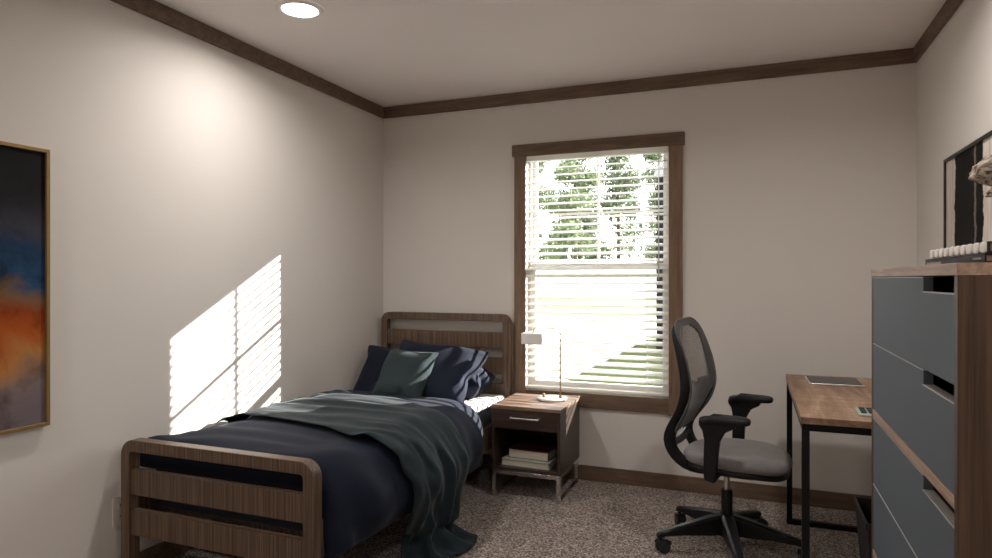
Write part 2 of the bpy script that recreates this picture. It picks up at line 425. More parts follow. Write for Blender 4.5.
# ------------------------------------------------------------------ blind
bl = thing('window_blind', 'white horizontal slat blind, open, hanging inside the brown window casing', 'blind', (-.905, YB+.022, 0))
hw = (WX1-WX0)/2 - .006
bxp('headrail', (-hw, hw, -.028, .028, 1.997, 2.040), M['slat'], bl, .002)
bxp('bottom_rail', (-hw, hw, -.025, .025, .545, .562), M['slat'], bl, .003)
pitch = .0456; nsl = 30
sl_me = None
z = 1.95
for i in range(nsl):
    if sl_me is None:
        bm = BM(); W = .060; K = 6
        a = radians(18.5)
        top = []; bot = []
        for k in range(K+1):
            s = (k/K-.5)*W; hgt = .0022*(1-(2*k/K-1)**2)
            top.append((s*cos(a)-hgt*sin(a), s*sin(a)+hgt*cos(a)))
            bot.append((s*cos(a)-(hgt-.0022)*sin(a), s*sin(a)+(hgt-.0022)*cos(a)))
        prism(bm, top + bot[::-1], 'x', -hw+.002, hw-.002)
        o = part('slat', bm, M['slat'], bl); sl_me = o.data
    else:
        o = bpy.data.objects.new('slat', sl_me); COL.objects.link(o); o.parent = bl
    o.location = (0, 0, z - i*pitch)
for x in (-1.222+.905, -.59+.905):
    bm = BM()
    for dy in (-.024, .024): tube(bm, [(x, dy, .56), (x, dy, 1.975)], .0009, 5)
    part('ladder_cord', bm, M['white_vinyl'], bl)
bm = BM(); tube(bm, [(-.517+.905, -.038, 1.24), (-.517+.905, -.038, 1.93), (-.517+.905, -.030, 1.98)], .0035, 6)
part('tilt_wand', bm, M['gas'], bl, smooth=True)

# ------------------------------------------------------------------ downlights
def downlight(x, y, lab, grp=None):
    t = thing('ceiling_downlight', lab, 'ceiling light', (x, y, H), 0, grp)
    bm = BM(); seg = 40
    prof = [(.078, -.004), (.084, -.010), (.100, -.007), (.104, -.001)]
    rings = []
    for r, h in prof: rings.append([bm.verts.new((r*cos(2*pi*k/seg), r*sin(2*pi*k/seg), h)) for k in range(seg)])
    for A, B in zip(rings, rings[1:]):
        for k in range(seg): bm.faces.new((A[k], A[(k+1)%seg], B[(k+1)%seg], B[k]))
    part('trim_ring', bm, M['white_enamel'], t, smooth=True)
    bm = BM(); lathe(bm, [(.001, -.0058), (.078, -.0055), (.078, -.001), (.001, -.001)], seg=40); part('lens', bm, M['lens'], t)
    ld = bpy.data.lights.new('downlight_lamp', 'AREA'); ld.shape = 'DISK'; ld.size = .15; ld.energy = LAMP_POWER; ld.color = LAMP_COL
    ld.spread = radians(160)
    lo = bpy.data.objects.new('downlight_lamp', ld); COL.objects.link(lo); lo.parent = t; lo.location = (0, 0, -.012)
downlight(-1.87, 2.357, 'round lit recessed downlight near the left wall, above the bed')
downlight(.25, 2.357, 'round recessed downlight near the right wall, above the tall cabinet')
downlight(-1.875, -.1, 'round recessed downlight near the left wall, behind the viewer')
downlight(.29, -.1, 'round recessed downlight near the right wall, behind the viewer')

# ------------------------------------------------------------------ bed frame
BX0, BX1, BY0, BY1 = -2.376, -1.432, 1.878, 3.902
bed = thing('bed_frame', 'single bed frame in striped brown wood with rounded slatted ends, against the left wall', 'bed', (BX0, BY0, 0))
BW = BX1-BX0
def end_frame(y0, y1, top, name):
    r, t = .062, .047
    out = [(0, 0)]; inn = [(t, 0)]
    for k in range(9):
        a = pi - k/8*pi/2; out.append((r+r*cos(a), top-r+r*sin(a)))
        ri = r-t; inn.append((r+ri*cos(a), top-r+ri*sin(a)))
    for k in range(9):
        a = pi/2 - k/8*pi/2; out.append((BW-r+r*cos(a), top-r+r*sin(a)))
        ri = r-t; inn.append((BW-r+ri*cos(a), top-r+ri*sin(a)))
    out.append((BW, 0)); inn.append((BW-t, 0))
    bm = BM(); n = len(out)
    V = lambda p, y: bm.verts.new((p[0], y, p[1]))
    of = [V(p, y0) for p in out]; ob = [V(p, y1) for p in out]; nf = [V(p, y0) for p in inn]; nb = [V(p, y1) for p in inn]
    for i in range(n-1):
        bm.faces.new((of[i], of[i+1], nf[i+1], nf[i])); bm.faces.new((ob[i], nb[i], nb[i+1], ob[i+1]))
        bm.faces.new((of[i], ob[i], ob[i+1], of[i+1])); bm.faces.new((nf[i], nf[i+1], nb[i+1], nb[i]))
    bm.faces.new((of[0], nf[0], nb[0], ob[0])); bm.faces.new((of[-1], ob[-1], nb[-1], nf[-1]))
    return part(name, bm, M['bed'], bed, .003)
hb = end_frame(BY1-BY0-.05, BY1-BY0, 1.018, 'headboard')
fb = end_frame(0, .05, .596, 'footboard')
for z0, z1 in ((.80, .90), (.635, .739), (.47, .574), (.30, .405)):
    bxp('slat', (.047, BW-.047, BY1-BY0-.042, BY1-BY0-.014, z0, z1), M['bed'], hb, .003)
for z0, z1 in ((.374, .478), (.212, .315)):
    bxp('slat', (.047, BW-.047, .008, .036, z0, z1), M['bed'], fb, .003)
for x0, x1 in ((.004, .032), (BW-.032, BW-.004)):
    bxp('side_rail', (x0, x1, .05, BY1-BY0-.05, .24, .378), M['bed'], bed, .003)
for i in range(11):
    y = .15 + i*.172
    bxp('base_slat', (.033, BW-.033, y, y+.07, .262, .28), M['bed'], bed, .002)
mt = thing('mattress', 'slate grey sided mattress with white top, lying in the single bed frame', 'mattress', (BX0, BY0, 0))
bxp('mattress_body', (.034, BW-.034, .12, BY1-BY0-.056, .281, .478), M['matt_side'], mt, .03, seg=4)
bm = BM(); box(bm, .028, BW-.028, .116, BY1-BY0-.052, .468, .508); part('fitted_sheet', bm, M['sheet'], mt, .018, seg=4)

# ------------------------------------------------------------------ bedding (settled cloth)
CLOTH = {}   # settled cloth shapes: millimetre steps between neighbouring vertices of a grid (layers, columns, rows)
CLOTH['duvet'] = (2, 29, 30, [
-2395,1959,460,5,5,50,11,4,50,8,30,21,-2,41,-12,-10,42,-19,0,49,-1,1,52,5,1,51,-1,0,51,-7,2,47,4,4,46,0,-2,49,-7,1,50,5,2,51,-2,2,47,-6,2,45,10,0,51,4,0,52,-4,0,52,1,
1,51,-3,2,48,-8,5,48,3,-5,49,-1,-2,50,-1,3,50,8,1,51,9,2,50,0,2,48,0,10,42,-3,10,34,-8,41,0,0,2,-5,50,7,19,49,5,35,28,-1,41,-7,-1,42,-21,1,42,-13,1,50,5,1,50,0,
1,49,-8,2,48,8,3,49,6,1,48,-10,1,49,4,1,49,-1,2,48,-9,2,48,9,0,49,5,1,51,-4,0,52,2,1,50,-3,0,49,-11,1,48,5,-1,49,5,0,50,-6,1,49,7,2,50,15,1,49,1,-2,47,-2,
1,44,0,-1,41,-23,41,0,0,1,-8,50,4,22,50,6,39,24,1,39,-4,1,48,-7,0,38,-12,0,46,7,2,50,-6,2,47,-9,2,48,9,3,49,3,2,49,-9,1,49,7,1,49,-1,2,48,-9,2,48,9,1,50,4,
0,51,-5,1,50,4,0,51,-3,0,49,-10,0,48,7,0,49,2,0,50,-7,1,47,10,2,49,12,-1,48,-6,-3,45,7,-3,48,-12,-4,48,-30,42,0,0,0,-8,51,3,17,55,6,41,19,3,43,-3,2,48,6,-2,39,-9,
-1,45,7,2,49,-10,3,46,-10,3,47,9,3,50,0,2,48,-9,1,49,9,1,50,0,1,48,-8,2,48,9,1,51,2,1,50,-6,1,50,5,0,51,-1,0,49,-10,0,48,7,0,50,1,0,49,-7,0,46,12,1,49,6,
0,48,-7,-3,44,13,-3,53,-19,-3,47,-40,41,0,0,1,-10,51,3,15,57,4,42,17,3,47,-5,5,46,14,-1,41,-2,-2,44,5,2,49,-10,3,44,-12,2,47,9,3,51,-1,1,48,-9,2,48,9,1,51,0,1,48,-7,
2,49,9,1,51,1,1,49,-6,1,50,6,0,51,-1,0,49,-8,0,49,5,0,50,1,0,48,-7,0,47,12,0,50,4,-1,46,-6,-1,44,14,-3,56,-23,-3,45,-47,41,0,0,2,-10,51,3,16,56,1,47,21,2,46,-8,
5,43,8,4,39,4,0,43,7,1,48,-10,2,45,-12,2,46,9,2,51,-1,2,48,-9,1,49,8,2,51,0,1,48,-7,1,49,9,1,52,1,1,49,-6,1,49,7,0,51,-1,1,49,-8,0,49,6,0,51,0,0,48,-7,
0,48,11,-1,50,4,-1,45,-5,-2,45,13,-2,56,-25,-2,45,-46,41,0,0,2,-9,49,3,19,56,1,45,24,1,48,-4,4,41,0,6,36,1,1,41,12,2,49,-8,2,45,-12,2,47,9,2,51,-1,2,48,-9,1,48,7,
2,52,0,1,48,-7,1,49,9,1,52,1,1,49,-6,0,49,7,1,52,0,0,49,-7,1,49,5,0,51,-1,-1,48,-6,0,48,10,-1,50,3,-1,46,-5,-2,45,14,-1,55,-26,-3,46,-45,41,0,0,1,-8,50,2,19,53,
4,41,21,1,49,4,3,42,-2,5,35,-2,3,40,14,3,50,-7,2,46,-11,2,46,9,2,51,-2,2,48,-9,1,49,7,2,51,-1,1,49,-7,1,50,8,1,51,2,0,49,-5,1,49,7,1,52,0,0,49,-6,0,49,5,
0,51,-1,0,49,-7,0,49,9,-1,50,3,-1,45,-5,-2,46,14,-2,55,-27,-2,46,-45,42,0,0,-1,-11,50,2,16,53,6,44,15,2,48,9,3,42,0,4,36,-3,4,41,14,3,50,-5,2,46,-11,2,47,9,2,50,-2,
2,49,-9,1,48,5,2,52,-1,1,49,-7,1,50,9,1,51,1,0,49,-4,1,50,8,0,52,0,1,49,-7,0,49,6,0,51,-1,0,49,-7,0,49,8,-1,50,2,-2,46,-5,-1,46,13,-2,55,-27,-2,45,-46,41,0,0,
0,-11,50,1,13,49,5,42,10,5,48,16,3,43,4,4,37,-5,4,42,14,3,50,-4,2,46,-10,2,47,8,2,51,-2,2,48,-10,1,49,5,2,52,-1,1,49,-6,1,50,8,0,51,2,1,50,-4,1,49,8,0,52,0,
0,49,-6,1,49,5,0,52,-1,0,49,-7,-1,49,8,-1,50,1,-1,46,-6,-1,47,13,-2,54,-29,-3,45,-44,41,0,0,1,-10,51,1,11,49,4,40,6,6,47,18,4,43,6,4,38,-6,4,43,12,3,50,-3,2,47,-9,
2,47,8,2,50,-2,2,49,-9,1,49,4,2,52,-1,0,49,-5,1,50,8,1,51,2,1,50,-4,1,49,8,0,52,0,0,50,-6,1,49,5,0,52,-1,-1,49,-6,0,49,7,-1,51,0,-1,46,-6,-1,48,12,-2,52,-32,
-3,45,-42,41,0,0,2,-10,51,2,10,50,3,39,7,6,45,16,5,43,8,4,39,-8,4,44,10,3,49,-1,2,47,-8,2,48,7,2,51,-3,1,48,-8,2,50,5,2,52,-1,0,49,-4,1,50,8,1,52,1,1,49,-4,
1,49,7,0,53,0,1,49,-6,0,50,6,0,52,-1,-1,49,-6,0,49,7,-1,51,-1,-1,46,-7,-1,49,12,-2,51,-35,-3,45,-41,41,0,0,2,-10,51,3,8,51,4,38,8,5,45,14,5,43,9,4,39,-10,4,44,9,
3,50,0,2,47,-7,3,48,6,2,51,-3,1,49,-7,2,50,6,1,51,0,1,50,-4,1,50,8,1,52,0,1,49,-5,1,50,7,0,52,-1,1,50,-6,0,49,7,0,53,0,-1,49,-6,0,49,7,-1,51,-2,-1,47,-7,
-1,49,10,-3,51,-36,-3,46,-40,42,0,0,2,-7,51,4,5,51,3,35,9,6,45,13,5,43,9,4,39,-11,4,45,8,3,49,1,2,48,-7,2,48,5,2,51,-2,2,50,-6,2,49,8,1,52,1,1,50,-4,1,50,6,
1,52,0,1,49,-6,1,50,5,0,53,-1,1,49,-6,0,50,7,0,52,1,0,49,-5,-1,50,7,-1,51,-3,-1,47,-6,-1,50,9,-3,51,-37,-3,46,-39,41,0,0,3,-4,51,4,4,52,4,32,11,5,44,9,6,43,10,
4,38,-13,4,45,9,3,50,2,2,48,-9,2,49,4,2,51,-1,2,49,-2,2,50,9,1,52,1,1,50,-5,1,50,6,1,52,-3,1,50,-7,1,50,5,0,52,-2,1,50,-5,0,50,7,0,52,1,0,49,-4,-1,50,7,
-1,51,-2,-1,48,-6,-1,50,9,-3,51,-38,-3,47,-37,41,0,0,3,-6,51,5,6,54,4,33,12,6,42,5,6,41,10,4,38,-14,4,45,11,3,50,1,2,49,-11,2,49,5,2,51,2,2,50,-1,2,50,9,1,52,1,
1,49,-5,1,51,4,1,53,-4,1,49,-8,1,50,4,0,53,-1,1,49,-6,0,51,8,0,52,0,-1,49,-2,0,50,7,-1,51,-3,-1,48,-5,-1,51,10,-3,51,-38,-4,49,-36,41,0,0,3,-7,51,6,6,55,5,35,14,
6,40,1,5,39,9,5,39,-12,4,45,13,3,50,-4,2,48,-11,2,50,8,2,52,4,2,49,0,2,51,8,1,52,-1,1,49,-6,1,51,3,1,53,-4,1,49,-7,1,51,3,1,52,-2,0,50,-5,0,51,7,0,52,1,
-1,49,-2,0,50,8,-1,52,-2,-1,47,-4,-1,52,9,-3,52,-37,-4,49,-35,42,0,0,1,-7,50,8,8,55,7,32,17,5,39,-1,5,38,7,5,40,-8,4,45,11,3,49,-9,2,49,-6,2,50,11,2,52,4,2,50,-1,
2,50,5,2,52,-2,1,50,-5,1,51,2,1,53,-3,0,50,-7,1,50,3,1,53,-3,0,50,-4,0,50,7,0,52,1,-1,50,-2,0,51,8,-1,51,-2,-1,48,-3,-1,52,8,-3,53,-34,-4,50,-35,41,0,0,0,-10,49,
7,13,53,11,28,20,6,38,-1,5,37,5,3,42,0,5,45,-1,3,49,-6,2,49,2,3,50,10,2,52,0,1,51,-3,2,50,4,2,52,-1,1,50,-5,1,51,3,1,53,-3,1,50,-6,1,51,4,0,52,-3,0,50,-5,
0,51,6,0,52,0,-1,50,-1,0,51,7,0,52,-2,-1,48,-2,-1,52,8,-4,54,-33,-4,50,-35,41,0,0,0,-11,49,5,15,44,13,22,24,10,38,7,3,38,1,4,45,6,3,45,-11,4,48,7,2,50,-2,2,50,2,
2,52,-1,2,50,-2,2,51,5,2,52,0,1,50,-3,2,52,2,1,52,-2,0,50,-4,1,51,3,1,53,-3,0,50,-4,0,51,4,0,52,-1,-1,50,-2,0,52,7,-1,52,-2,-1,49,-2,0,51,7,-4,55,-31,-5,50,-34,
41,0,0,1,-11,48,4,11,36,13,19,24,14,37,19,4,43,7,2,44,-11,4,47,9,3,48,-6,2,50,-8,3,51,3,3,51,2,2,51,2,2,51,2,2,51,2,2,51,-3,2,52,2,1,52,-2,1,50,-3,1,52,2,
0,52,-2,0,51,-3,1,51,2,-1,52,-2,0,50,-1,0,52,4,-1,52,-4,-1,51,-1,0,51,6,-7,54,-29,-7,51,-31,41,1,0,-4,-9,42,7,3,29,15,11,30,21,38,23,7,47,5,5,48,7,1,48,-17,3,49,-2,
3,50,0,5,51,5,3,51,0,3,51,2,2,51,-4,3,52,3,2,51,-4,2,52,1,2,52,-1,-1,51,-4,2,51,2,1,52,0,0,51,-1,0,52,-2,-1,52,-1,-1,51,-2,1,52,3,-4,52,-10,-2,51,0,2,52,7,
-12,53,-25,-11,52,-23,21,7,-2,-7,-14,22,18,-5,25,23,7,32,26,37,27,19,49,9,10,52,6,3,51,-6,0,50,-9,3,50,-5,5,51,1,2,51,-4,5,51,1,-1,51,-6,3,52,0,1,51,-3,1,52,-1,3,51,0,
-2,52,-5,2,51,2,3,52,1,2,52,2,-3,52,-5,1,51,1,-6,52,-6,2,52,2,-11,52,-10,-2,52,-1,7,52,9,-17,52,-17,-18,52,-17,-13,6,-20,18,-20,9,32,-9,27,31,3,35,26,42,20,29,48,10,8,52,-6,
0,52,-9,-3,52,-8,5,50,-3,4,51,-2,4,50,-2,7,52,1,-3,51,-5,-1,51,-4,6,52,1,-4,52,-5,2,51,0,0,51,-1,1,52,-1,5,53,1,5,52,3,-4,51,-4,2,52,1,-15,52,-8,0,52,0,-7,52,-4,
-7,52,-3,14,53,7,-21,51,-11,-26,52,-11,-4,-2,-39,37,-18,12,43,-12,29,38,1,38,23,46,14,26,49,0,25,49,2,-12,52,-14,-9,52,-9,-1,52,-6,1,50,-4,9,51,0,9,52,1,-1,51,-3,-7,51,-6,11,52,2,
-11,52,-6,2,51,-1,6,51,1,-1,53,-1,5,52,0,5,52,1,2,52,0,-4,52,-2,-18,52,-7,-5,52,-2,2,52,0,-11,52,-4,11,54,3,-26,51,-8,-33,50,-8,8,-2,-42,42,-15,19,49,-19,33,45,5,33,13,49,4,
30,46,-2,19,46,-3,-1,52,-5,-7,53,-7,-9,53,-7,-5,52,-6,11,51,1,12,52,1,0,51,-3,-8,50,-6,8,53,1,-11,52,-6,-1,50,-2,12,52,3,-1,53,-3,1,53,-1,4,52,0,10,52,2,-13,52,-4,-15,52,-5,
-11,52,-3,6,53,1,-6,52,-2,-1,53,-1,-28,51,-5,-31,49,-6,16,-5,-40,42,-16,23,53,-17,34,43,14,28,7,47,1,20,43,-7,18,41,-6,17,50,-1,-6,55,-5,-9,55,-6,-9,52,-6,6,52,-2,15,52,1,3,52,-2,
-9,51,-5,1,52,-2,-4,52,-3,-6,51,-3,14,52,1,1,53,-3,-5,52,-2,6,53,0,11,52,0,-15,52,-3,-15,52,-3,-16,52,-2,7,52,0,3,53,1,-14,52,-2,-28,51,-3,-28,49,-4,19,-5,-38,43,-16,24,54,-18,34,
41,23,26,-5,47,-3,2,42,-9,14,40,-9,25,46,-5,0,55,-6,-8,54,-5,-13,53,-4,6,52,-3,16,53,-2,5,52,-3,-8,51,-3,-7,52,-2,2,52,-2,-9,52,-3,11,53,-2,4,52,-1,-8,52,-2,7,53,-1,3,52,-1,
-8,52,-1,-18,52,0,-14,51,0,8,52,0,4,53,1,-18,51,0,-21,52,-2,-19,51,-2,19,-5,-38,44,-14,26,51,-12,31,37,23,23,-17,44,-5,-16,38,-12,5,45,-8,20,48,-7,4,51,-7,-10,53,-3,-16,53,0,7,51,-5,
15,53,-7,8,52,-5,-6,52,-1,-11,52,0,1,52,-2,-5,52,-1,5,53,-3,5,52,-3,-6,52,0,3,52,-2,-3,52,0,-1,52,0,-17,52,2,-8,52,1,4,52,-1,3,52,-1,-11,51,1,-9,52,0,-1,53,-1,21,-6,-37,
41,1,31,45,-5,28,34,11,16,-13,40,-5,-27,34,-13,-3,44,-8,-2,52,-7,-3,51,-3,-2,52,-3,-1,52,-2,-1,52,-2,-1,52,-3,-2,52,-2,-1,53,-2,-1,52,-3,-1,52,-2,-1,52,-2,-2,52,-2,-1,52,-1,-1,53,-1,
-2,52,-2,-1,52,-1,-1,52,-1,-2,52,-1,-1,52,0,0,52,-1,0,52,-1,0,52,-1,1,52,-1,0,52,-2,-2395,1967,460,0,7,49,11,1,46,10,21,18,-3,39,-11,-14,45,-14,-1,50,-2,2,52,3,0,51,-1,-1,51,-7,
7,48,2,3,45,0,-6,49,-3,1,51,5,2,51,-2,5,48,-7,3,45,8,-4,49,4,0,52,-3,0,52,1,1,51,-2,3,50,-8,7,47,2,-6,47,-1,-4,51,-3,2,51,7,4,51,3,4,49,-1,-1,49,3,12,42,-2,
12,34,-8,41,0,0,-1,15,46,3,1,30,7,15,17,-4,34,-13,-7,49,-9,-3,50,-8,0,51,3,2,49,0,0,50,-8,4,50,4,3,47,1,-2,49,-5,1,49,7,2,48,-1,0,49,-7,2,50,7,1,48,3,0,51,-4,
1,51,4,2,49,-2,0,50,-8,1,50,3,2,49,1,0,51,-4,0,50,6,2,49,2,1,51,-5,3,48,8,3,44,0,6,38,2,41,0,0,-1,19,42,1,0,21,8,11,18,-4,38,-4,-6,47,-10,-3,50,-10,0,50,7,
0,47,-1,2,50,-8,3,49,7,1,48,0,1,49,-7,2,50,9,1,47,0,1,50,-8,1,50,7,1,49,1,1,50,-7,1,51,7,1,49,0,1,50,-9,1,51,6,1,49,0,1,51,-5,0,50,6,1,49,0,2,50,-6,
1,49,10,2,44,1,1,46,-2,42,0,0,-2,22,39,-2,1,16,5,9,16,-1,37,-2,-2,47,-6,-2,50,-7,-1,49,8,1,46,0,2,49,-9,2,50,8,2,47,0,1,50,-7,2,50,7,1,47,0,1,50,-8,1,51,7,
1,48,1,1,51,-7,1,50,7,1,49,0,1,51,-8,1,50,6,1,49,0,1,51,-6,1,51,6,0,48,1,2,50,-6,0,49,11,2,43,-1,2,48,-6,41,0,0,-2,18,42,-4,-1,18,1,16,11,2,36,-6,0,47,-2,
0,51,-5,0,49,6,1,44,0,2,48,-9,2,50,9,1,48,0,2,50,-8,2,50,7,1,47,0,1,50,-8,1,51,7,1,48,0,1,51,-6,1,51,6,1,48,0,1,51,-7,1,51,6,1,49,0,1,51,-6,0,50,7,
1,48,0,1,51,-6,1,48,11,2,43,-1,2,48,-9,41,0,0,-2,14,45,-4,-4,21,0,20,10,1,40,-13,0,47,-4,2,50,-1,1,49,6,2,42,0,2,49,-9,2,50,8,1,47,0,2,50,-8,1,50,7,2,48,0,
1,50,-7,1,51,6,1,48,0,1,51,-6,1,51,6,1,49,0,1,51,-6,1,50,5,0,49,0,1,51,-5,1,50,6,1,49,0,1,50,-5,1,48,11,1,43,-1,2,48,-11,41,0,0,-1,12,46,-3,-5,22,-2,20,7,
0,42,-9,1,47,-5,3,50,-5,2,48,8,2,43,1,2,48,-10,2,50,8,1,48,0,2,50,-8,1,50,7,2,48,0,1,50,-7,1,51,6,1,49,0,1,50,-6,1,51,5,1,49,0,1,51,-5,1,51,5,0,49,0,
1,50,-5,1,51,6,1,48,0,1,51,-5,1,48,11,1,42,-1,2,48,-11,41,0,0,-1,12,46,-2,-7,22,-2,21,5,0,43,-5,1,45,-5,3,50,-8,3,48,9,2,43,1,2,49,-10,1,50,7,2,47,1,2,50,-8,
1,51,7,1,48,0,2,50,-7,1,51,6,1,49,-1,1,51,-6,1,50,6,1,49,0,1,51,-6,0,51,6,1,49,0,1,51,-5,1,50,6,1,49,0,1,50,-5,1,48,11,1,42,-1,2,49,-11,42,0,0,-1,13,44,
-1,-10,24,-2,23,3,-1,44,-4,2,43,-3,3,48,-9,3,49,10,2,43,0,1,49,-10,2,50,7,2,48,0,2,50,-7,1,50,7,1,49,0,2,50,-7,1,51,6,1,49,-1,1,51,-5,1,51,5,1,49,0,0,51,-6,
1,50,6,1,49,0,1,51,-5,1,51,6,1,48,0,1,51,-5,1,48,12,1,42,-2,1,49,-11,41,0,0,0,13,44,-1,-10,25,-2,24,1,0,42,-3,2,42,-2,3,48,-10,2,48,9,3,44,0,1,49,-9,2,50,7,
2,48,0,1,50,-7,2,51,6,1,49,0,1,50,-6,2,51,5,1,49,0,1,51,-5,1,51,5,0,49,0,1,51,-6,1,51,6,1,49,0,1,51,-5,1,50,6,1,49,0,1,50,-5,1,49,12,1,42,-2,1,49,-11,
41,0,0,1,11,47,-1,-7,27,-2,24,-2,0,41,-5,2,40,-1,3,47,-11,3,49,9,2,44,0,2,49,-9,2,51,6,2,48,0,1,50,-6,2,51,6,1,48,0,1,51,-6,1,51,5,2,49,0,1,51,-5,0,51,5,
1,49,0,1,51,-5,1,51,6,1,49,0,1,51,-6,1,51,6,1,48,0,1,51,-5,1,48,12,1,43,-2,1,49,-11,41,0,0,1,9,49,0,-5,31,-1,25,-7,0,39,-6,2,38,0,3,48,-12,3,49,9,2,44,0,
2,49,-9,2,51,6,2,48,-1,1,50,-6,2,51,6,1,49,0,1,51,-5,1,51,5,1,49,0,1,51,-5,1,51,5,1,50,0,1,51,-5,1,50,6,1,50,-1,1,51,-5,1,50,6,1,49,0,1,51,-5,1,48,11,
1,44,-1,0,49,-12,41,0,0,2,8,50,0,-4,34,-1,24,-11,1,38,-6,2,38,0,3,47,-12,3,49,9,2,45,0,2,49,-9,2,51,5,2,48,0,1,51,-6,2,51,6,1,49,0,1,51,-5,1,51,5,1,49,0,
1,51,-5,1,51,6,1,50,-1,1,51,-5,1,51,6,1,49,0,1,51,-6,1,51,6,0,49,0,2,50,-5,1,49,11,1,44,-2,0,49,-11,42,0,0,1,8,50,1,-3,36,-1,23,-13,1,36,-6,3,37,0,3,47,-12,
3,49,8,2,46,0,2,49,-8,2,51,5,2,49,0,1,51,-6,2,51,6,1,49,-1,1,51,-5,1,51,6,1,50,0,1,51,-5,1,51,5,1,49,0,1,51,-5,1,51,6,1,49,-1,1,51,-5,0,51,6,1,49,0,
1,51,-5,2,49,10,0,45,-1,1,49,-11,41,0,0,2,8,50,2,-2,37,-1,21,-15,1,35,-6,2,36,0,3,47,-11,4,49,8,2,46,0,2,50,-8,2,51,5,2,49,0,1,51,-5,2,51,5,1,50,-1,1,51,-4,
1,51,5,1,50,0,1,51,-5,1,51,5,1,49,0,1,51,-5,1,51,5,1,50,0,1,51,-5,0,51,6,1,49,0,1,51,-5,1,49,9,1,46,-1,1,49,-10,41,0,0,2,9,49,3,-1,38,-1,19,-16,1,31,-7,
3,36,0,3,48,-9,3,49,8,3,47,-1,2,50,-7,2,51,5,1,49,-1,2,51,-4,1,52,4,2,49,0,1,52,-4,1,51,5,1,50,0,1,51,-5,1,51,5,1,49,0,1,52,-5,1,51,5,1,49,-1,1,51,-4,
0,51,5,1,50,0,1,51,-5,1,49,9,1,47,0,0,50,-9,41,0,0,2,12,49,4,0,36,0,17,-16,1,26,-8,3,36,1,3,47,-7,3,50,7,3,48,-1,2,50,-6,2,51,5,1,50,-1,2,51,-4,1,51,4,
2,50,0,1,52,-4,1,51,5,1,49,0,1,52,-5,1,51,5,1,50,-1,1,51,-4,1,51,4,1,50,0,1,51,-4,0,51,5,1,49,0,1,51,-5,1,50,8,1,48,0,0,50,-8,42,0,0,1,12,47,5,2,33,
0,16,-14,1,21,-9,4,36,3,3,48,-5,3,50,6,3,48,-1,1,51,-5,2,51,4,2,50,0,2,51,-5,1,51,4,2,51,0,1,51,-3,1,52,5,1,49,-1,1,51,-4,1,52,4,1,50,0,1,51,-4,1,51,4,
1,50,-1,1,52,-4,0,51,5,1,49,0,1,51,-4,1,50,7,1,49,1,0,51,-8,41,0,0,1,9,46,6,4,27,0,14,-12,1,18,-8,4,37,6,4,49,-4,3,51,5,2,48,-1,2,51,-4,2,51,4,2,51,-1,
1,51,-4,2,52,4,1,50,0,2,52,-3,1,51,4,1,50,0,1,51,-4,1,52,4,1,50,-1,1,51,-4,1,52,4,1,50,0,1,51,-4,0,51,5,1,50,0,1,51,-4,1,51,6,1,49,1,0,51,-7,41,0,0,
2,5,43,6,5,23,0,14,-12,1,16,-7,5,38,10,4,50,-3,3,51,4,2,49,0,2,50,-4,2,52,3,2,51,0,1,51,-3,2,52,2,1,51,0,2,51,-2,1,52,4,1,50,-1,1,51,-3,1,52,3,1,50,0,
1,51,-3,1,52,3,1,50,0,1,52,-3,0,51,4,1,50,-1,0,51,-3,1,51,4,1,50,3,1,52,-6,41,0,0,3,3,39,6,3,19,1,13,-11,0,17,-5,6,38,14,3,50,-1,3,51,2,3,50,0,2,51,-3,
2,51,2,2,51,0,1,52,-2,2,52,1,1,51,1,2,52,-2,1,51,3,1,51,-1,1,51,-2,1,51,2,1,51,0,1,52,-2,1,51,2,1,51,0,1,51,-2,0,52,3,1,50,0,0,51,-3,1,52,2,0,51,1,
2,52,-2,41,1,-1,2,-2,34,3,0,14,5,14,-8,2,19,-2,5,38,18,4,50,1,3,51,0,2,51,0,2,51,-1,2,52,0,2,51,0,2,52,0,2,52,0,1,51,0,2,52,0,1,51,1,1,51,-1,1,52,-1,
1,51,0,1,51,0,1,52,-1,1,51,1,0,51,0,1,52,-1,1,52,2,0,50,-1,0,52,-1,0,51,1,1,52,-1,1,52,0,23,6,-3,8,-10,16,2,-6,8,10,13,7,6,21,7,6,38,13,8,52,4,1,52,-1,
2,52,-2,2,51,-1,2,52,-1,2,52,0,1,52,-1,2,52,0,1,51,-1,2,52,-1,1,52,0,1,51,-1,1,52,-1,0,51,-1,1,52,0,1,51,-1,0,52,-1,0,51,-1,1,52,-1,0,51,0,0,52,0,1,51,0,
-1,52,-1,0,51,0,1,53,0,-9,5,-16,33,-9,0,10,-8,6,14,5,20,10,18,15,4,44,1,9,51,5,1,52,-3,1,52,-3,1,52,-2,0,51,-1,1,52,-2,1,52,-1,1,52,-1,1,52,-2,0,52,-1,1,51,-1,
0,52,-1,1,52,-1,0,51,-1,0,52,-1,1,52,-2,0,51,0,0,52,-1,0,51,-1,0,52,-1,0,52,0,1,51,0,-1,52,0,0,52,-1,1,53,1,-5,-1,-40,47,-2,7,25,-9,9,19,-2,24,5,18,14,-1,47,-2,
1,50,-4,0,51,-3,1,52,-3,0,51,-2,-1,52,-2,0,52,-2,0,52,-2,0,52,-2,0,52,-2,0,51,-1,0,52,-1,0,52,-1,1,52,-1,0,52,-1,-1,51,-2,1,52,-1,0,52,0,1,51,-1,-1,52,-1,0,52,-1,
0,52,0,0,52,0,0,51,0,-1,52,0,3,53,1,7,-2,-42,49,-1,11,36,-8,19,22,-9,24,-6,24,4,-11,45,-6,-1,51,-5,0,52,-3,0,51,-2,0,52,-3,0,52,-2,0,52,-2,0,51,-2,0,52,-2,0,52,-2,
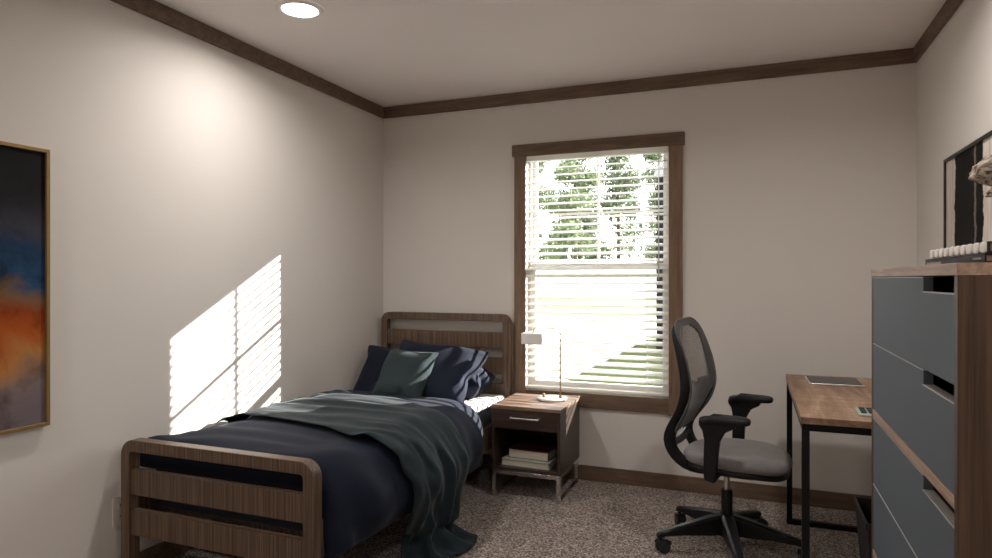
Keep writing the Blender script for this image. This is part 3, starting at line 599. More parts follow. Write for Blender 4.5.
0,52,-1,0,52,-1,0,52,-1,0,52,-1,0,52,-1,0,52,-2,1,51,-1,-1,52,0,1,52,-1,-1,52,-1,0,52,-1,0,52,0,0,52,0,0,52,0,0,52,0,7,52,1,14,-4,-41,47,3,18,42,-13,22,24,-8,20,
-16,27,-2,-17,44,-8,-4,51,-4,-1,52,-4,0,52,-2,0,51,-3,0,52,-2,0,52,-2,0,52,-2,0,52,-2,0,52,-2,0,52,-1,0,52,-1,0,52,-1,0,52,-1,0,52,-1,0,52,-1,0,52,-2,0,52,0,0,52,-1,
0,52,-1,0,52,-1,0,52,0,0,52,0,0,52,0,1,52,0,10,51,1,17,-5,-39,46,8,20,43,-15,24,25,-2,20,-19,24,-6,-21,41,-10,-8,51,-5,-3,52,-4,-2,52,-3,-1,52,-3,0,52,-2,-1,52,-2,0,52,-2,
0,52,-2,0,52,-1,0,52,-2,0,52,-1,0,52,-1,0,52,-1,0,52,-2,-1,52,-1,0,52,-1,0,52,0,0,52,-1,0,52,-1,0,52,0,0,52,-1,0,52,0,0,52,0,3,52,0,12,52,2,19,-5,-38,42,4,23,
41,-15,27,28,8,16,-15,26,-7,-24,37,-12,-9,51,-6,-5,51,-4,-2,52,-3,-3,52,-3,-1,52,-3,-1,52,-2,-1,53,-2,-1,52,-2,0,52,-1,-1,52,-2,0,52,-1,0,52,-2,-1,52,-1,-1,52,-1,0,53,-2,-1,52,-1,
-1,52,-1,0,52,-1,-1,52,0,0,52,-1,0,52,0,0,52,0,1,52,0,3,52,0,11,52,1,21,-6,-38,37,1,35,42,-5,29,32,5,13,-11,33,-7,-24,35,-18,-8,47,-6,-3,52,-4,-3,52,-4,-2,52,-2,-1,52,-2,
-2,52,-2,-1,52,-2,-1,52,-2,-1,52,-3,-1,52,-2,-1,53,-2,-2,52,-2,-1,52,-2,-1,52,-2,-2,52,-1,-1,52,-2,-1,53,-1,-2,52,-1,-1,52,-1,-1,52,-1,0,52,-1,0,52,-1,0,52,0,0,52,-1,1,52,-1])
CLOTH['throw'] = (1, 64, 34, [
-2375,2360,547,0,18,9,0,17,5,0,18,0,0,18,-4,0,17,-8,0,18,-9,0,18,-6,0,17,-1,0,18,4,0,17,8,0,18,8,0,18,6,0,17,2,0,18,-3,0,18,-7,0,17,-8,0,18,-7,0,18,-3,0,17,2,
0,18,7,0,18,8,0,17,8,0,18,3,0,18,-2,0,17,-6,0,18,-9,0,17,-8,0,18,-4,0,18,0,0,17,6,0,18,8,0,18,9,0,17,5,0,18,2,14,16,19,-3,16,6,-1,19,4,-3,18,-1,-5,19,-4,
-6,18,-6,-2,18,-8,8,19,-6,13,16,-6,7,13,-5,-4,15,1,-9,20,8,-2,19,13,2,16,11,-4,15,3,-6,16,-6,-5,16,-7,-3,17,-3,-1,18,-1,-2,17,0,1,19,2,2,19,5,1,17,7,3,18,5,1,18,-1,
-2,18,-7,0,17,-8,0,19,-6,4,17,0,7,15,3,0,15,5,0,16,7,5,17,5,4,14,-1,1,7,-4,16,18,12,-1,15,-3,-2,16,3,-3,18,-1,-5,18,-3,-7,19,-2,-9,20,-4,-1,20,-6,11,16,-4,16,10,-2,
5,14,-2,-6,18,4,-4,17,9,1,15,9,-2,15,3,-6,14,-3,-6,17,-3,-5,18,-1,-2,18,0,-1,19,0,2,18,-1,2,19,2,2,17,5,2,17,4,1,18,-1,0,18,-4,0,18,-7,0,17,-4,3,16,5,5,14,7,
3,14,3,2,14,3,6,15,1,4,15,-2,0,10,-2,18,20,8,3,10,-10,-1,14,1,-4,15,3,-4,18,-3,-5,17,-1,-10,17,0,-10,17,-3,2,16,-1,15,13,2,12,16,0,1,15,4,-3,15,4,1,16,0,0,16,-1,
-4,17,-1,-4,19,-1,-4,18,-2,-1,19,-1,-1,19,1,1,18,1,3,18,-1,1,17,2,2,17,3,1,17,0,2,17,-4,0,18,-3,0,18,-2,1,15,4,3,12,8,3,13,2,4,14,0,4,15,2,4,15,1,1,14,-6,
20,13,6,4,9,-10,0,12,-2,-2,15,3,-4,16,1,-6,14,1,-8,14,0,-6,14,-2,0,13,1,8,15,0,9,16,1,3,17,5,0,16,4,0,18,-1,-1,19,-3,-2,19,-2,-3,20,-2,-1,18,-2,-1,19,-2,0,18,1,
1,18,1,2,18,0,1,17,0,2,18,2,1,16,0,2,17,-2,0,17,-1,0,17,-1,2,14,1,3,12,4,2,13,1,4,14,0,4,15,4,4,13,2,0,11,-6,22,4,7,2,11,-8,2,13,-4,0,14,1,-5,14,4,
-7,13,4,-4,14,-4,-2,15,-2,0,13,3,5,14,-1,5,17,-1,3,17,3,1,18,2,0,19,-1,-1,19,-1,-2,20,-2,-1,19,-1,-1,19,-1,0,18,-1,0,18,1,1,18,0,1,18,0,1,17,2,1,18,2,2,16,-1,
2,17,-1,0,18,-1,0,15,-2,3,14,1,2,13,1,2,13,1,4,13,2,3,13,5,2,12,1,0,9,-3,23,-2,6,1,13,-6,2,14,-3,0,14,2,-5,13,5,-4,14,-1,-3,16,-6,0,16,-1,0,16,5,2,16,0,
4,17,-2,4,17,0,2,18,0,1,18,-1,-1,19,-1,-1,19,-1,-2,20,-1,-1,18,1,0,19,0,0,18,0,1,18,1,1,18,0,0,17,2,1,18,2,2,17,-1,2,17,-2,1,17,-4,1,15,-2,2,14,3,2,13,5,
2,13,3,4,13,1,0,13,5,0,12,3,2,10,-9,22,-3,-4,3,13,2,1,15,0,-1,14,4,-2,14,1,-3,16,-4,-1,17,-5,0,18,0,0,18,3,1,18,1,2,18,-1,3,18,1,3,17,1,1,17,0,0,19,-1,
-1,19,-2,-1,19,-1,-1,19,0,0,18,0,0,18,0,0,19,2,1,18,0,1,18,0,1,17,1,1,18,0,2,16,-2,3,16,-5,0,16,-2,2,16,3,1,13,9,2,13,7,3,14,-2,0,14,2,-1,12,4,3,12,-9,
25,-1,-6,4,14,9,1,15,3,-1,14,3,-2,16,-2,-2,17,-3,-1,18,-2,0,19,-1,1,19,0,0,19,1,2,19,2,2,18,2,2,18,2,1,17,0,1,18,-1,0,18,-2,-1,19,-2,-1,19,-1,0,18,1,0,19,1,
0,19,2,1,18,0,0,18,-1,1,18,-1,1,17,-1,3,16,0,1,16,-2,1,17,0,1,17,1,1,14,6,2,12,7,1,14,-1,2,14,1,0,12,6,0,14,-5,27,-1,1,3,15,8,1,16,5,-1,16,0,-1,17,-1,
-1,18,-1,-1,19,-3,0,19,-2,1,19,0,0,19,2,1,19,2,2,19,3,1,18,2,1,18,0,1,18,-2,0,18,-1,0,18,-2,-1,19,0,0,19,1,0,18,2,0,19,1,1,19,0,0,18,-2,1,18,-1,1,18,-1,
1,17,0,1,16,2,0,17,2,2,16,0,2,14,1,1,13,2,-1,13,-1,2,13,4,3,11,8,-1,13,-1,28,-2,3,2,18,7,0,17,3,0,17,-1,-1,19,0,-1,18,-1,0,19,-3,0,19,-3,1,20,0,0,19,3,
1,19,3,1,19,4,1,18,1,1,18,-1,1,19,-2,0,18,-1,0,19,-1,0,18,0,-1,18,2,0,19,3,1,19,1,0,19,-2,0,18,-3,1,19,-1,0,18,-1,1,18,1,0,18,3,0,15,5,1,15,0,3,15,-2,
0,14,-3,-2,15,-4,1,14,6,3,9,11,0,7,9,28,-2,3,1,19,5,0,18,1,0,19,0,0,19,1,-1,19,-1,0,19,-5,0,19,-3,1,19,0,0,19,3,1,19,5,1,19,5,1,19,1,0,18,-2,1,19,-4,
0,19,-2,0,19,1,0,18,0,0,18,4,0,18,4,0,19,0,0,19,-4,1,19,-4,0,19,-1,0,19,0,0,19,1,0,18,4,0,15,7,1,16,1,1,16,-4,0,16,-5,-1,17,-4,-2,15,1,1,10,12,2,6,15,
28,-6,2,1,20,3,0,19,1,0,19,-1,-1,20,2,0,19,0,0,18,-5,0,19,-4,0,20,0,1,20,2,1,19,5,0,18,7,1,19,3,0,18,-3,1,19,-6,0,19,-3,0,19,1,0,19,1,0,18,4,0,18,7,
0,19,1,1,19,-6,0,19,-5,1,19,-3,0,19,0,0,20,2,0,18,3,-1,17,7,0,17,5,0,16,-4,0,17,-7,-1,17,-5,-2,17,-1,-1,14,7,1,11,15,28,-7,0,0,20,2,1,19,1,-1,20,-1,0,20,3,
0,19,1,0,18,-5,0,19,-5,0,20,-1,0,20,1,1,20,5,1,18,8,0,18,6,1,19,-3,0,18,-7,1,19,-4,0,20,0,0,20,1,-1,18,4,0,18,8,1,18,3,0,19,-5,1,19,-7,0,19,-4,0,20,0,
0,19,2,0,20,2,0,18,5,-1,17,8,0,16,-1,0,16,-9,-1,18,-7,-2,19,-2,-1,17,4,-2,16,11,28,-7,0,0,20,2,0,20,0,0,20,0,0,19,2,-1,19,2,0,19,-4,0,19,-5,1,20,-2,0,20,0,
1,20,4,0,19,8,1,18,7,0,18,0,1,18,-8,0,19,-5,0,21,-1,0,20,1,0,19,4,0,18,8,0,18,5,1,18,-4,0,19,-7,1,19,-4,0,20,-2,0,20,1,-1,20,2,0,19,5,0,18,7,-1,16,3,
0,16,-8,-1,18,-9,-1,19,-3,-2,19,2,-2,18,7,28,-6,1,0,20,1,0,20,-1,0,19,0,0,20,3,-1,19,3,0,19,-4,0,19,-5,0,20,-2,1,20,-1,0,21,3,1,19,7,0,17,9,1,18,1,0,19,-6,
0,19,-6,1,20,-3,0,21,1,0,19,3,0,18,8,0,18,7,0,19,-2,1,18,-7,0,20,-5,0,19,-2,0,21,-1,0,20,2,0,20,3,-1,18,7,0,17,5,-1,17,-5,0,18,-9,-1,18,-5,-2,20,1,-2,19,3,
28,-7,1,0,20,0,0,20,-2,0,20,0,-1,20,4,0,19,3,0,19,-3,0,19,-5,0,20,-3,0,21,0,1,20,2,1,19,5,0,18,9,0,18,4,1,18,-5,0,20,-7,0,20,-3,0,20,1,0,20,2,0,19,7,
1,18,7,0,18,0,0,19,-6,1,19,-6,0,20,-2,0,20,-1,-1,21,1,0,20,3,0,18,6,-1,18,6,0,18,-2,-1,18,-9,-1,19,-6,-2,19,0,-2,20,1,28,-6,1,0,20,-1,0,20,-2,-1,20,0,0,19,4,
0,20,4,0,19,-3,0,19,-5,0,20,-3,0,21,-1,1,20,1,0,20,5,1,18,9,0,18,6,0,18,-4,0,19,-7,1,20,-4,0,21,0,0,20,2,0,19,5,0,18,9,1,19,1,0,18,-6,0,19,-5,0,20,-3,
0,20,-1,0,21,0,0,20,3,0,19,5,-1,19,6,0,18,-1,-1,19,-7,-1,19,-6,-2,20,-2,-2,20,1,28,-7,1,0,21,-2,-1,20,-2,0,20,-1,0,19,5,-1,19,4,0,20,-2,0,19,-5,0,20,-2,1,21,-2,
1,21,1,0,20,3,0,18,9,0,17,7,1,19,-2,0,19,-7,0,20,-5,0,20,-1,0,21,1,1,19,5,0,18,9,0,19,3,1,18,-6,0,19,-5,0,20,-3,0,21,-2,0,21,1,-1,20,2,0,19,5,0,19,5,
-1,19,-1,-1,20,-6,-1,19,-6,-1,20,-1,-2,20,0,27,-6,1,0,21,-2,0,20,-3,0,20,-1,0,19,5,-1,19,5,0,20,-1,0,20,-5,0,20,-3,0,20,-1,1,21,-1,1,20,3,0,18,8,0,18,8,0,19,0,
0,19,-7,1,20,-5,0,20,-2,0,20,0,0,20,4,1,19,8,0,18,5,0,18,-5,0,19,-6,0,21,-3,0,20,-1,0,21,0,0,20,2,0,20,4,-1,19,4,0,19,-1,-1,20,-5,-1,20,-4,-1,20,-1,-2,20,-1,
28,-6,0,0,20,-2,0,20,-3,0,20,-1,-1,20,4,0,19,6,0,20,0,0,20,-4,0,20,-3,0,20,-1,1,21,-1,0,20,1,0,19,7,0,18,9,1,19,1,0,19,-6,0,19,-6,0,21,-2,1,20,-1,0,20,3,
0,19,8,1,18,5,0,19,-3,0,19,-6,0,20,-3,0,21,-2,0,21,-1,0,20,2,-1,20,4,0,19,4,-1,20,-2,0,20,-4,-1,20,-2,-2,21,-1,-1,20,-1,28,-6,0,0,20,-2,0,20,-3,0,20,-1,-1,20,4,
0,20,7,-1,19,1,0,20,-4,0,20,-3,1,20,0,0,21,-2,1,21,0,0,19,6,0,18,8,0,18,3,0,20,-5,1,19,-7,0,20,-3,0,21,-1,0,20,2,1,19,6,0,19,7,1,18,-1,0,19,-7,-1,20,-4,
0,21,-2,0,21,-1,0,21,2,0,19,4,0,20,4,-1,20,-2,-1,21,-3,-1,20,-2,-1,21,0,-1,20,-2,28,-6,0,0,20,-1,0,20,-4,-1,21,-1,0,20,4,-1,19,7,0,20,3,0,19,-4,0,20,-2,0,21,-1,
1,20,-2,0,21,-1,1,19,4,0,19,8,0,18,5,0,20,-4,0,19,-7,0,20,-4,1,20,-2,0,21,1,0,20,5,1,18,7,0,19,1,0,19,-6,0,20,-5,0,21,-3,0,21,-1,0,20,1,0,20,4,-1,20,4,
0,21,-1,-1,21,-2,-1,20,-2,-1,21,0,-1,20,-2,28,-6,0,0,20,-1,0,20,-3,-1,21,-2,0,20,4,-1,19,8,0,20,3,0,19,-3,0,21,-2,0,20,0,0,20,-3,1,21,-2,0,20,3,0,19,8,0,18,6,
1,20,-3,0,19,-7,0,20,-6,0,20,-2,0,21,0,1,20,4,1,18,7,0,19,2,0,19,-5,0,20,-5,0,21,-3,0,21,-2,-1,21,1,0,20,3,0,20,4,-1,21,0,0,21,-2,-1,21,-1,-1,21,0,-2,20,-2,
28,-6,0,0,20,0,-1,21,-3,0,20,-2,-1,21,3,0,19,7,-1,19,5,0,20,-1,0,20,-3,0,21,0,1,20,-2,0,20,-3,1,20,2,-1,19,6,1,19,7,0,20,-1,0,19,-7,1,20,-7,0,20,-3,0,21,-2,
0,20,3,1,19,8,0,19,4,0,19,-4,0,20,-6,0,21,-4,0,21,-2,0,20,1,0,21,2,-1,20,3,0,22,1,-1,21,0,-1,21,0,-1,20,-1,-1,20,-3,29,-7,1,-1,21,0,-1,20,-2,0,20,-3,-1,21,2,
0,21,6,-1,19,6,0,19,1,0,20,-3,0,20,-1,0,21,-1,1,20,-3,0,20,0,0,19,3,0,19,7,1,20,2,0,19,-5,0,19,-7,0,20,-5,0,21,-3,1,20,2,0,20,6,1,19,6,0,19,-1,0,20,-6,
0,20,-5,0,22,-2,0,20,-1,-1,21,2,0,21,3,0,21,1,-1,22,1,-1,21,0,-1,20,0,-1,20,-4,28,-10,0,-1,20,3,-1,20,-3,-1,21,-3,0,21,1,0,21,3,-1,20,6,0,19,4,0,19,-1,0,20,-3,
0,21,-1,0,20,-1,0,20,-2,0,20,0,0,19,4,1,19,5,1,19,0,0,19,-6,0,19,-7,0,20,-4,1,22,-1,0,20,3,0,19,6,1,19,4,0,19,-3,0,21,-6,0,21,-4,0,21,-1,-1,20,0,0,21,2,
-1,22,2,0,21,1,-1,21,2,-1,21,-1,-1,19,-4,30,-12,0,-2,19,5,-2,20,-1,0,20,-4,-1,21,-1,0,22,2,0,20,3,-1,20,5,0,18,2,0,20,-2,0,20,-3,0,20,-1,0,20,-1,0,19,-1,0,21,0,
1,19,3,0,19,5,1,18,-1,0,19,-6,0,19,-7,0,21,-3,1,21,0,0,20,3,0,19,6,1,19,2,0,20,-4,0,21,-5,0,20,-3,0,21,-1,-1,21,1,0,21,1,-1,22,3,0,21,2,-2,20,0,-1,20,-5,
29,-14,-2,-3,19,7,-1,20,1,-1,20,-3,0,21,-2,0,22,0,-1,20,2,-1,20,3,0,19,3,0,19,2,0,19,-3,0,20,-3,0,19,-2,0,20,0,0,20,-2,1,21,1,0,19,4,1,18,4,0,18,0,0,19,-7,
0,19,-7,0,21,-3,0,20,0,1,20,4,0,19,6,1,20,0,1,20,-5,0,20,-5,-1,21,-2,-1,21,0,0,21,1,-1,22,2,0,21,3,-1,20,1,-1,20,-4,29,-13,-1,-3,18,8,-1,20,2,-1,20,-3,0,21,-2,
0,22,-2,-1,20,1,-1,19,4,-1,20,2,-1,19,1,0,19,2,0,19,-3,0,19,-4,1,20,-2,1,20,0,0,21,-1,0,20,1,0,19,4,0,17,5,0,18,-1,0,18,-7,1,20,-7,0,20,-3,0,20,1,1,20,5,
1,20,4,1,20,-2,0,20,-5,-1,20,-4,0,21,-1,-1,21,0,-1,22,1,0,20,3,-1,21,1,-1,20,-1,29,-14,-1,-3,19,8,-1,19,3,-1,20,-2,0,21,-3,0,21,-3,-1,21,0,-1,19,4,-2,19,3,-1,20,0,
0,19,1,0,19,2,0,18,-4,1,19,-4,1,20,-2,0,21,-1,1,21,0,-1,20,2,0,18,4,0,17,5,0,18,-1,0,18,-8,0,19,-6,1,19,-2,1,21,2,1,20,5,2,20,2,0,20,-4,-1,20,-5,-1,21,-2,
-1,21,-1,0,21,0,-1,21,2,-1,21,2,0,20,1,30,-12,-2,-3,18,7,-2,19,6,-1,20,0,0,20,-4,0,21,-4,-1,21,-2,-2,20,2,-2,18,6,-1,19,2,0,19,-2,0,19,1,0,18,1,1,19,-3,1,19,-5,
1,21,-2,0,21,0,-1,20,1,0,20,2,-1,18,4,0,17,5,1,17,-2,0,18,-8,0,18,-6,1,20,0,2,21,2,2,21,4,0,20,-1,-1,19,-3,-1,21,-3,0,21,-2,-1,21,-1,-1,21,0,0,21,2,0,20,2,
30,-11,-1,-4,19,3,-2,18,7,-1,18,5,0,20,-2,0,21,-5,-1,20,-4,-2,20,0,-2,19,5,-2,18,5,-1,18,-2,0,19,-2,1,18,3,1,19,0,1,19,-4,1,20,-4,0,20,-1,0,21,0,-1,20,1,-1,20,3,
-1,18,4,1,17,3,0,16,-3,1,17,-7,1,19,-4,2,21,0,2,21,2,1,20,2,-1,20,-2,-1,20,-1,-1,21,-2,-1,21,-3,-1,21,-1,0,20,1,0,21,1,30,-7,4,-5,18,-2,-3,17,3,-1,16,6,0,18,4,
1,20,-3,-1,21,-5,-2,20,-3,-2,19,2,-2,19,6,-2,18,3,0,17,-4,0,17,-1,1,18,2,2,20,-1,1,19,-4,1,21,-2,-1,20,-1,-1,20,1,-1,21,2,-1,19,2,0,18,3,1,15,1,0,15,-4,1,18,-5,
3,21,-2,2,20,-1,1,21,2,-1,20,0,-1,20,0,-1,22,0,-1,20,-2,0,21,-3,-1,20,0,1,20,0,29,-2,10,-8,17,-2,-3,15,-5,0,15,0,0,16,5,1,19,1,0,20,-2,-1,19,-5,-3,19,-2,-2,19,5,
-2,19,7,-2,17,-1,1,16,-6,1,17,-1,2,19,2,2,20,-2,1,20,-3,-1,20,-1,-1,19,0,-2,20,2,-1,20,2,0,19,0,1,17,2,1,15,0,1,16,-4,2,19,-4,2,21,-2,1,20,0,0,20,1,-1,21,0,
-1,21,1,-1,21,0,-1,20,-2,0,20,-1,1,20,-2,18,8,1,-4,15,3,-2,14,-5,0,14,-7,0,16,-2,3,17,4,2,19,2,-1,18,-4,-3,17,-5,-3,18,2,-3,19,6,-2,19,3,1,17,-2,2,15,-4,2,18,-2,
3,20,-1,1,20,-1,0,18,-1,-2,19,0,-2,19,2,-2,19,3,0,19,0,0,18,1,2,16,0,2,16,-4,2,19,-4,3,20,-2,1,19,-1,-1,19,0,-1,21,1,-2,21,1,-1,21,1,-1,20,0,1,20,-2,1,21,-2,
12,12,-12,3,14,7,0,15,2,0,14,-8,1,16,-7,3,18,1,4,16,4,2,16,-1,-3,16,-4,-4,18,1,-5,19,2,-3,18,1,1,16,3,3,16,-2,4,17,-5,3,20,-1,2,19,-1,0,18,0,-2,17,-1,-3,18,2,
-1,20,4,-1,19,3,0,17,1,1,17,-3,2,18,-4,3,18,-4,3,19,-3,1,18,-2,0,18,0,-1,21,1,-2,21,1,-2,21,2,-1,20,1,1,20,-1,2,21,-4,29,10,-17,3,17,3,1,15,2,-1,14,-1,0,17,-2,
1,18,-2,2,16,1,4,15,2,0,15,0,-3,17,0,-3,18,-3,-1,17,-4,1,15,2,0,16,1,1,18,-1,4,20,1,2,18,-2,-1,15,-3,-3,17,-1,-2,18,1,1,19,4,1,19,3,0,18,0,-1,18,-3,2,18,-3,
1,18,-2,2,18,-4,2,16,-1,0,19,0,-1,19,0,0,21,1,1,20,1,2,19,1,1,20,-1,0,21,-4,42,8,-23,2,18,-1,0,18,2,-5,16,3,-5,17,3,-2,17,-1,1,15,-2,5,14,2,1,15,2,-1,15,-2,
6,16,-6,5,17,-6,-1,17,0,-5,18,2,-6,18,3,0,19,3,2,16,-2,-2,13,-4,-3,16,-3,0,19,2,3,19,0,5,18,-2,2,18,-2,-2,18,0,-3,19,2,-1,18,0,0,17,-3,1,16,-1,1,17,-1,1,18,0,
4,20,-1,6,19,-3,4,17,-2,1,18,0,-3,21,0,24,13,-24,7,17,4,-1,17,4,-6,17,2,-7,17,1,-4,16,-1,0,14,-2,4,14,1,2,14,2,0,13,-5,10,16,-4,10,18,-3,-1,18,-2,-8,19,3,-10,20,1,
-3,18,2,2,13,-1,-2,13,-5,-4,16,-2,1,18,1,4,18,-2,6,17,-4,3,17,-4,-3,18,1,-5,19,4,-2,19,2,0,17,-1,0,15,-3,1,16,-1,4,18,1,5,18,-3,8,17,-6,3,16,-5,0,18,0,-3,21,3,
10,17,-19,4,12,4,-2,14,4,-2,17,0,-2,18,1,-2,16,0,-1,14,-3,3,14,0,2,13,0,-1,13,-5,10,17,-3,10,17,-2,-2,18,-1,-7,19,2,-7,21,2,-4,17,0,3,13,-1,-2,13,-2,-3,16,-1,0,18,0,
3,16,-3,7,16,-4,2,16,-4,-5,18,-1,-6,20,3,0,19,3,2,16,1,-2,13,-5,2,15,-1,3,18,1,6,18,-4,7,16,-6,0,15,-7,-1,18,-1,0,22,5,8,7,-20,-2,10,1,-2,15,0,3,19,2,3,19,2,
1,17,1,0,15,-2,1,14,-2,2,11,-1,-2,13,-4,6,18,-5,11,16,-2,-3,16,-2,-5,21,3,-5,21,4,-3,16,-1,3,13,0,-2,15,0,-4,15,0,0,15,-1,5,15,-4,9,15,-2,1,17,-4,-7,19,-2,-6,21,1,
1,18,3,2,15,0,-2,11,-3,1,14,-1,3,17,-1,4,18,-4,8,17,-6,-1,16,-7,-3,18,-2,3,21,6,2,0,-25,4,13,1,0,17,-1,4,21,2,5,20,4,1,17,0,2,15,-1,1,13,-2,-1,12,-2,-2,16,-5,
5,18,-4,11,13,-2,1,16,-1,-5,21,4,-6,20,3,-4,16,-1,0,14,-1,-3,14,0,-5,14,0,0,15,-1,10,14,-2,11,15,-3,1,17,-3,-8,20,-2,-7,20,0,0,18,3,3,14,-1,-1,10,-3,1,13,0,2,16,-2,
3,19,-5,9,19,-5,1,18,-6,-5,15,-3,1,20,5,4,10,-26,14,9,1,2,16,-1,2,22,3,3,20,4,2,17,1,1,14,-2,0,13,-2,-2,13,-3,-2,18,-4,6,19,-5,12,13,-1,6,16,3,-7,20,2,-9,20,2,
-4,16,1,-3,14,-2,-5,13,-2,-4,14,0,-2,15,-1,11,14,-3,15,15,-2,3,16,-2,-8,19,-2,-9,20,-1,1,17,2,3,13,0,-1,11,-3,1,11,-1,1,15,-1,4,19,-5,10,22,-4,4,18,-4,-6,15,-3,-6,19,1,
13,16,-23,15,1,-1,5,13,1,1,23,3,0,20,3,0,16,0,-1,13,-2,-1,13,-3,-2,14,-2,0,18,-4,7,21,-5,14,17,0,6,15,4,-8,19,2,-11,20,1,-3,17,2,-6,14,-2,-5,12,-2,-3,13,-1,-2,13,-3,
8,16,-3,17,15,-2,8,14,-1,-6,18,-1,-11,21,-1,-2,17,1,4,11,-1,0,11,-2,0,11,-1,0,13,-2,5,18,-3,10,23,-3,4,19,-3,-6,17,-2,-9,20,-4,11,12,-22,16,-1,-3,9,11,2,0,21,3,-4,21,2,
-2,15,-1,-2,12,-3,-1,12,-3,0,13,-2,4,17,-2,9,23,-3,11,21,-1,3,16,2,-10,18,2,-12,21,1,-4,18,2,-5,12,-1,-5,10,-3,-2,11,-2,0,13,-2,7,16,-3,14,16,-2,10,15,-1,-3,18,1,-11,20,-1,
-4,15,-2,5,10,-1,0,11,-1,-1,11,-2,-2,13,-2,2,19,-3,6,22,-3,4,20,-2,-3,17,-2,-5,22,-4,7,2,-26,16,4,-2,11,11,2,-3,21,2,-4,20,1,0,14,-1,-2,11,-3,-2,12,-2,2,13,-2,7,15,0,
11,23,-1,7,22,-2,-3,17,1,-11,20,2,-10,22,1,-6,16,0,-5,11,-1,-2,9,-3,-3,10,-1,-1,14,-1,7,17,-3,14,15,-4,10,15,-1,-1,17,2,-12,16,-1,-3,14,-2,7,12,-2,-1,11,-1,-5,12,-1,-2,13,-3,
-2,20,-4,2,22,-3,5,18,-3,-3,17,-1,0,24,-3,4,-4,-27,15,8,0,9,15,0,-3,23,1,-3,20,1,4,13,0,-2,10,-2,-4,11,-2,1,12,-1,7,17,0,10,22,-2,5,22,-2,-8,16,3,-11,19,3,-4,22,0,
-5,17,-2,-6,9,-2,-1,10,-2,-4,11,-1,-4,15,-1,8,18,-3,16,14,-4,12,14,-1,-3,15,1,-13,12,1,-1,13,-2,7,14,-3,-2,12,-1,-8,10,-1,-2,14,-3,-3,21,-4,1,22,-4,4,18,-3,-3,17,-1,0,25,-3,
3,-7,-25,9,14,-1,6,19,0,0,24,0,0,21,0,7,14,0,-1,10,0,-8,7,-1,-3,11,-1,6,18,-1,9,23,-3,3,22,0,-9,16,3,-11,17,4,-1,22,-1,1,16,-4,-6,9,-2,-2,12,-1,-2,12,-1,-6,14,-1,
7,18,-4,17,15,-4,12,14,-1,-5,14,1,-14,11,2,-2,12,-2,8,13,-4,-3,11,-2,-8,9,0,-4,14,-2,-3,22,-4,2,22,-4,4,18,-3,-4,17,-2,-1,25,-3,-6,1,-25,8,17,-1,3,19,1,2,24,-1,5,21,-2,
8,16,0,1,11,0,-11,5,0,-8,8,0,4,17,-2,6,25,0,0,22,1,-5,17,1,-10,16,2,0,20,-1,7,15,-5,-3,10,-1,-5,12,0,-1,11,-2,-4,13,-2,8,17,-4,16,16,-3,9,17,-1,-6,15,0,-16,11,2,
-3,11,-1,8,11,-5,-2,9,-2,-10,8,1,-4,15,-2,-1,22,-4,3,23,-5,3,17,-3,-4,17,-2,-3,25,-2,-11,9,-24,9,15,-2,1,17,2,4,23,-1,8,22,-3,7,17,-1,2,14,0,-9,5,1,-11,3,0,-2,16,1,
2,24,3,1,21,0,-2,15,-1,-6,19,0,0,20,-2,8,14,-5,1,11,-3,-4,10,0,-2,10,-2,-1,13,-2,8,17,-3,16,18,-4,9,17,-1,-8,16,0,-19,11,3,-6,11,-1,7,9,-5,0,8,-3,-10,8,2,-5,15,-1,
1,22,-5,4,22,-5,3,17,-4,-4,17,-1,-4,24,-2,-12,10,-23,9,13,-3,1,17,2,4,22,0,9,22,-3,8,16,-3,3,15,0,-8,8,0,-12,2,1,-8,13,4,2,21,4,5,16,0,-2,15,-2,-4,21,-2,-1,22,-2,
6,15,-5,3,10,-5,-1,10,-1,2,9,-2,0,14,-2,7,20,-2,15,16,-4,9,16,-2,-9,15,0,-20,11,4,-10,9,0,6,9,-6,1,9,-3,-10,8,2,-5,14,-1,2,22,-4,5,22,-7,5,15,-4,-4,16,-1,-5,25,-2,
-12,9,-23,10,12,-4,1,17,3,4,23,0,10,19,-5,7,15,-2,2,15,0,-5,11,-1,-11,5,1,-11,11,5,3,17,3,9,13,0,-2,14,-1,-6,22,-2,-1,22,-3,3,15,-4,2,11,-6,3,10,-3,6,8,-2,3,16,-2,
6,20,-1,14,13,-4,7,14,-3,-10,16,1,-20,10,3,-15,7,2,4,10,-5,3,9,-4,-7,9,0,-4,15,0,2,22,-5,6,20,-6,7,13,-4,-3,17,-2,-7,26,-2,-13,8,-23,9,13,-3,2,18,3,4,22,0,10,17,-6,
7,13,-3,-1,12,1,-1,13,-2,-8,9,2,-9,13,4,5,16,1,12,12,0,0,13,0,-11,18,-2,-2,19,-4,5,14,-3,0,12,-5,1,11,-5,8,9,-3,4,17,-1,8,18,-2,15,11,-4,4,13,-2,-12,15,1,-22,9,3,
-15,8,2,0,10,-2,6,9,-5,-2,10,-2,-4,16,-1,3,21,-5,5,21,-6,8,14,-4,1,17,-2,-9,24,-3,-15,13,-18,9,10,-6,1,18,3,4,21,1,10,17,-7,7,10,-5,-1,11,0,1,10,-1,-3,11,2,-2,16,2,
8,18,0,13,14,0,2,12,2,-13,14,-3,-7,15,-5,6,14,-4,0,11,-4,-1,11,-5,4,10,-3,4,16,-1,11,17,-3,16,11,-5,4,11,-1,-16,11,4,-23,10,3,-14,11,1,-1,12,-2,8,9,-4,5,9,-3,-1,15,-2,
2,21,-4,5,22,-5,7,17,-3,0,15,-4,-13,19,-4,-16,17,-16,9,4,-10,4,15,1,4,23,2,8,16,-6,6,9,-7,2,10,-1,2,10,0,3,10,1,7,15,1,12,19,-1,12,16,1,3,14,2,-15,13,-3,-12,11,-7,
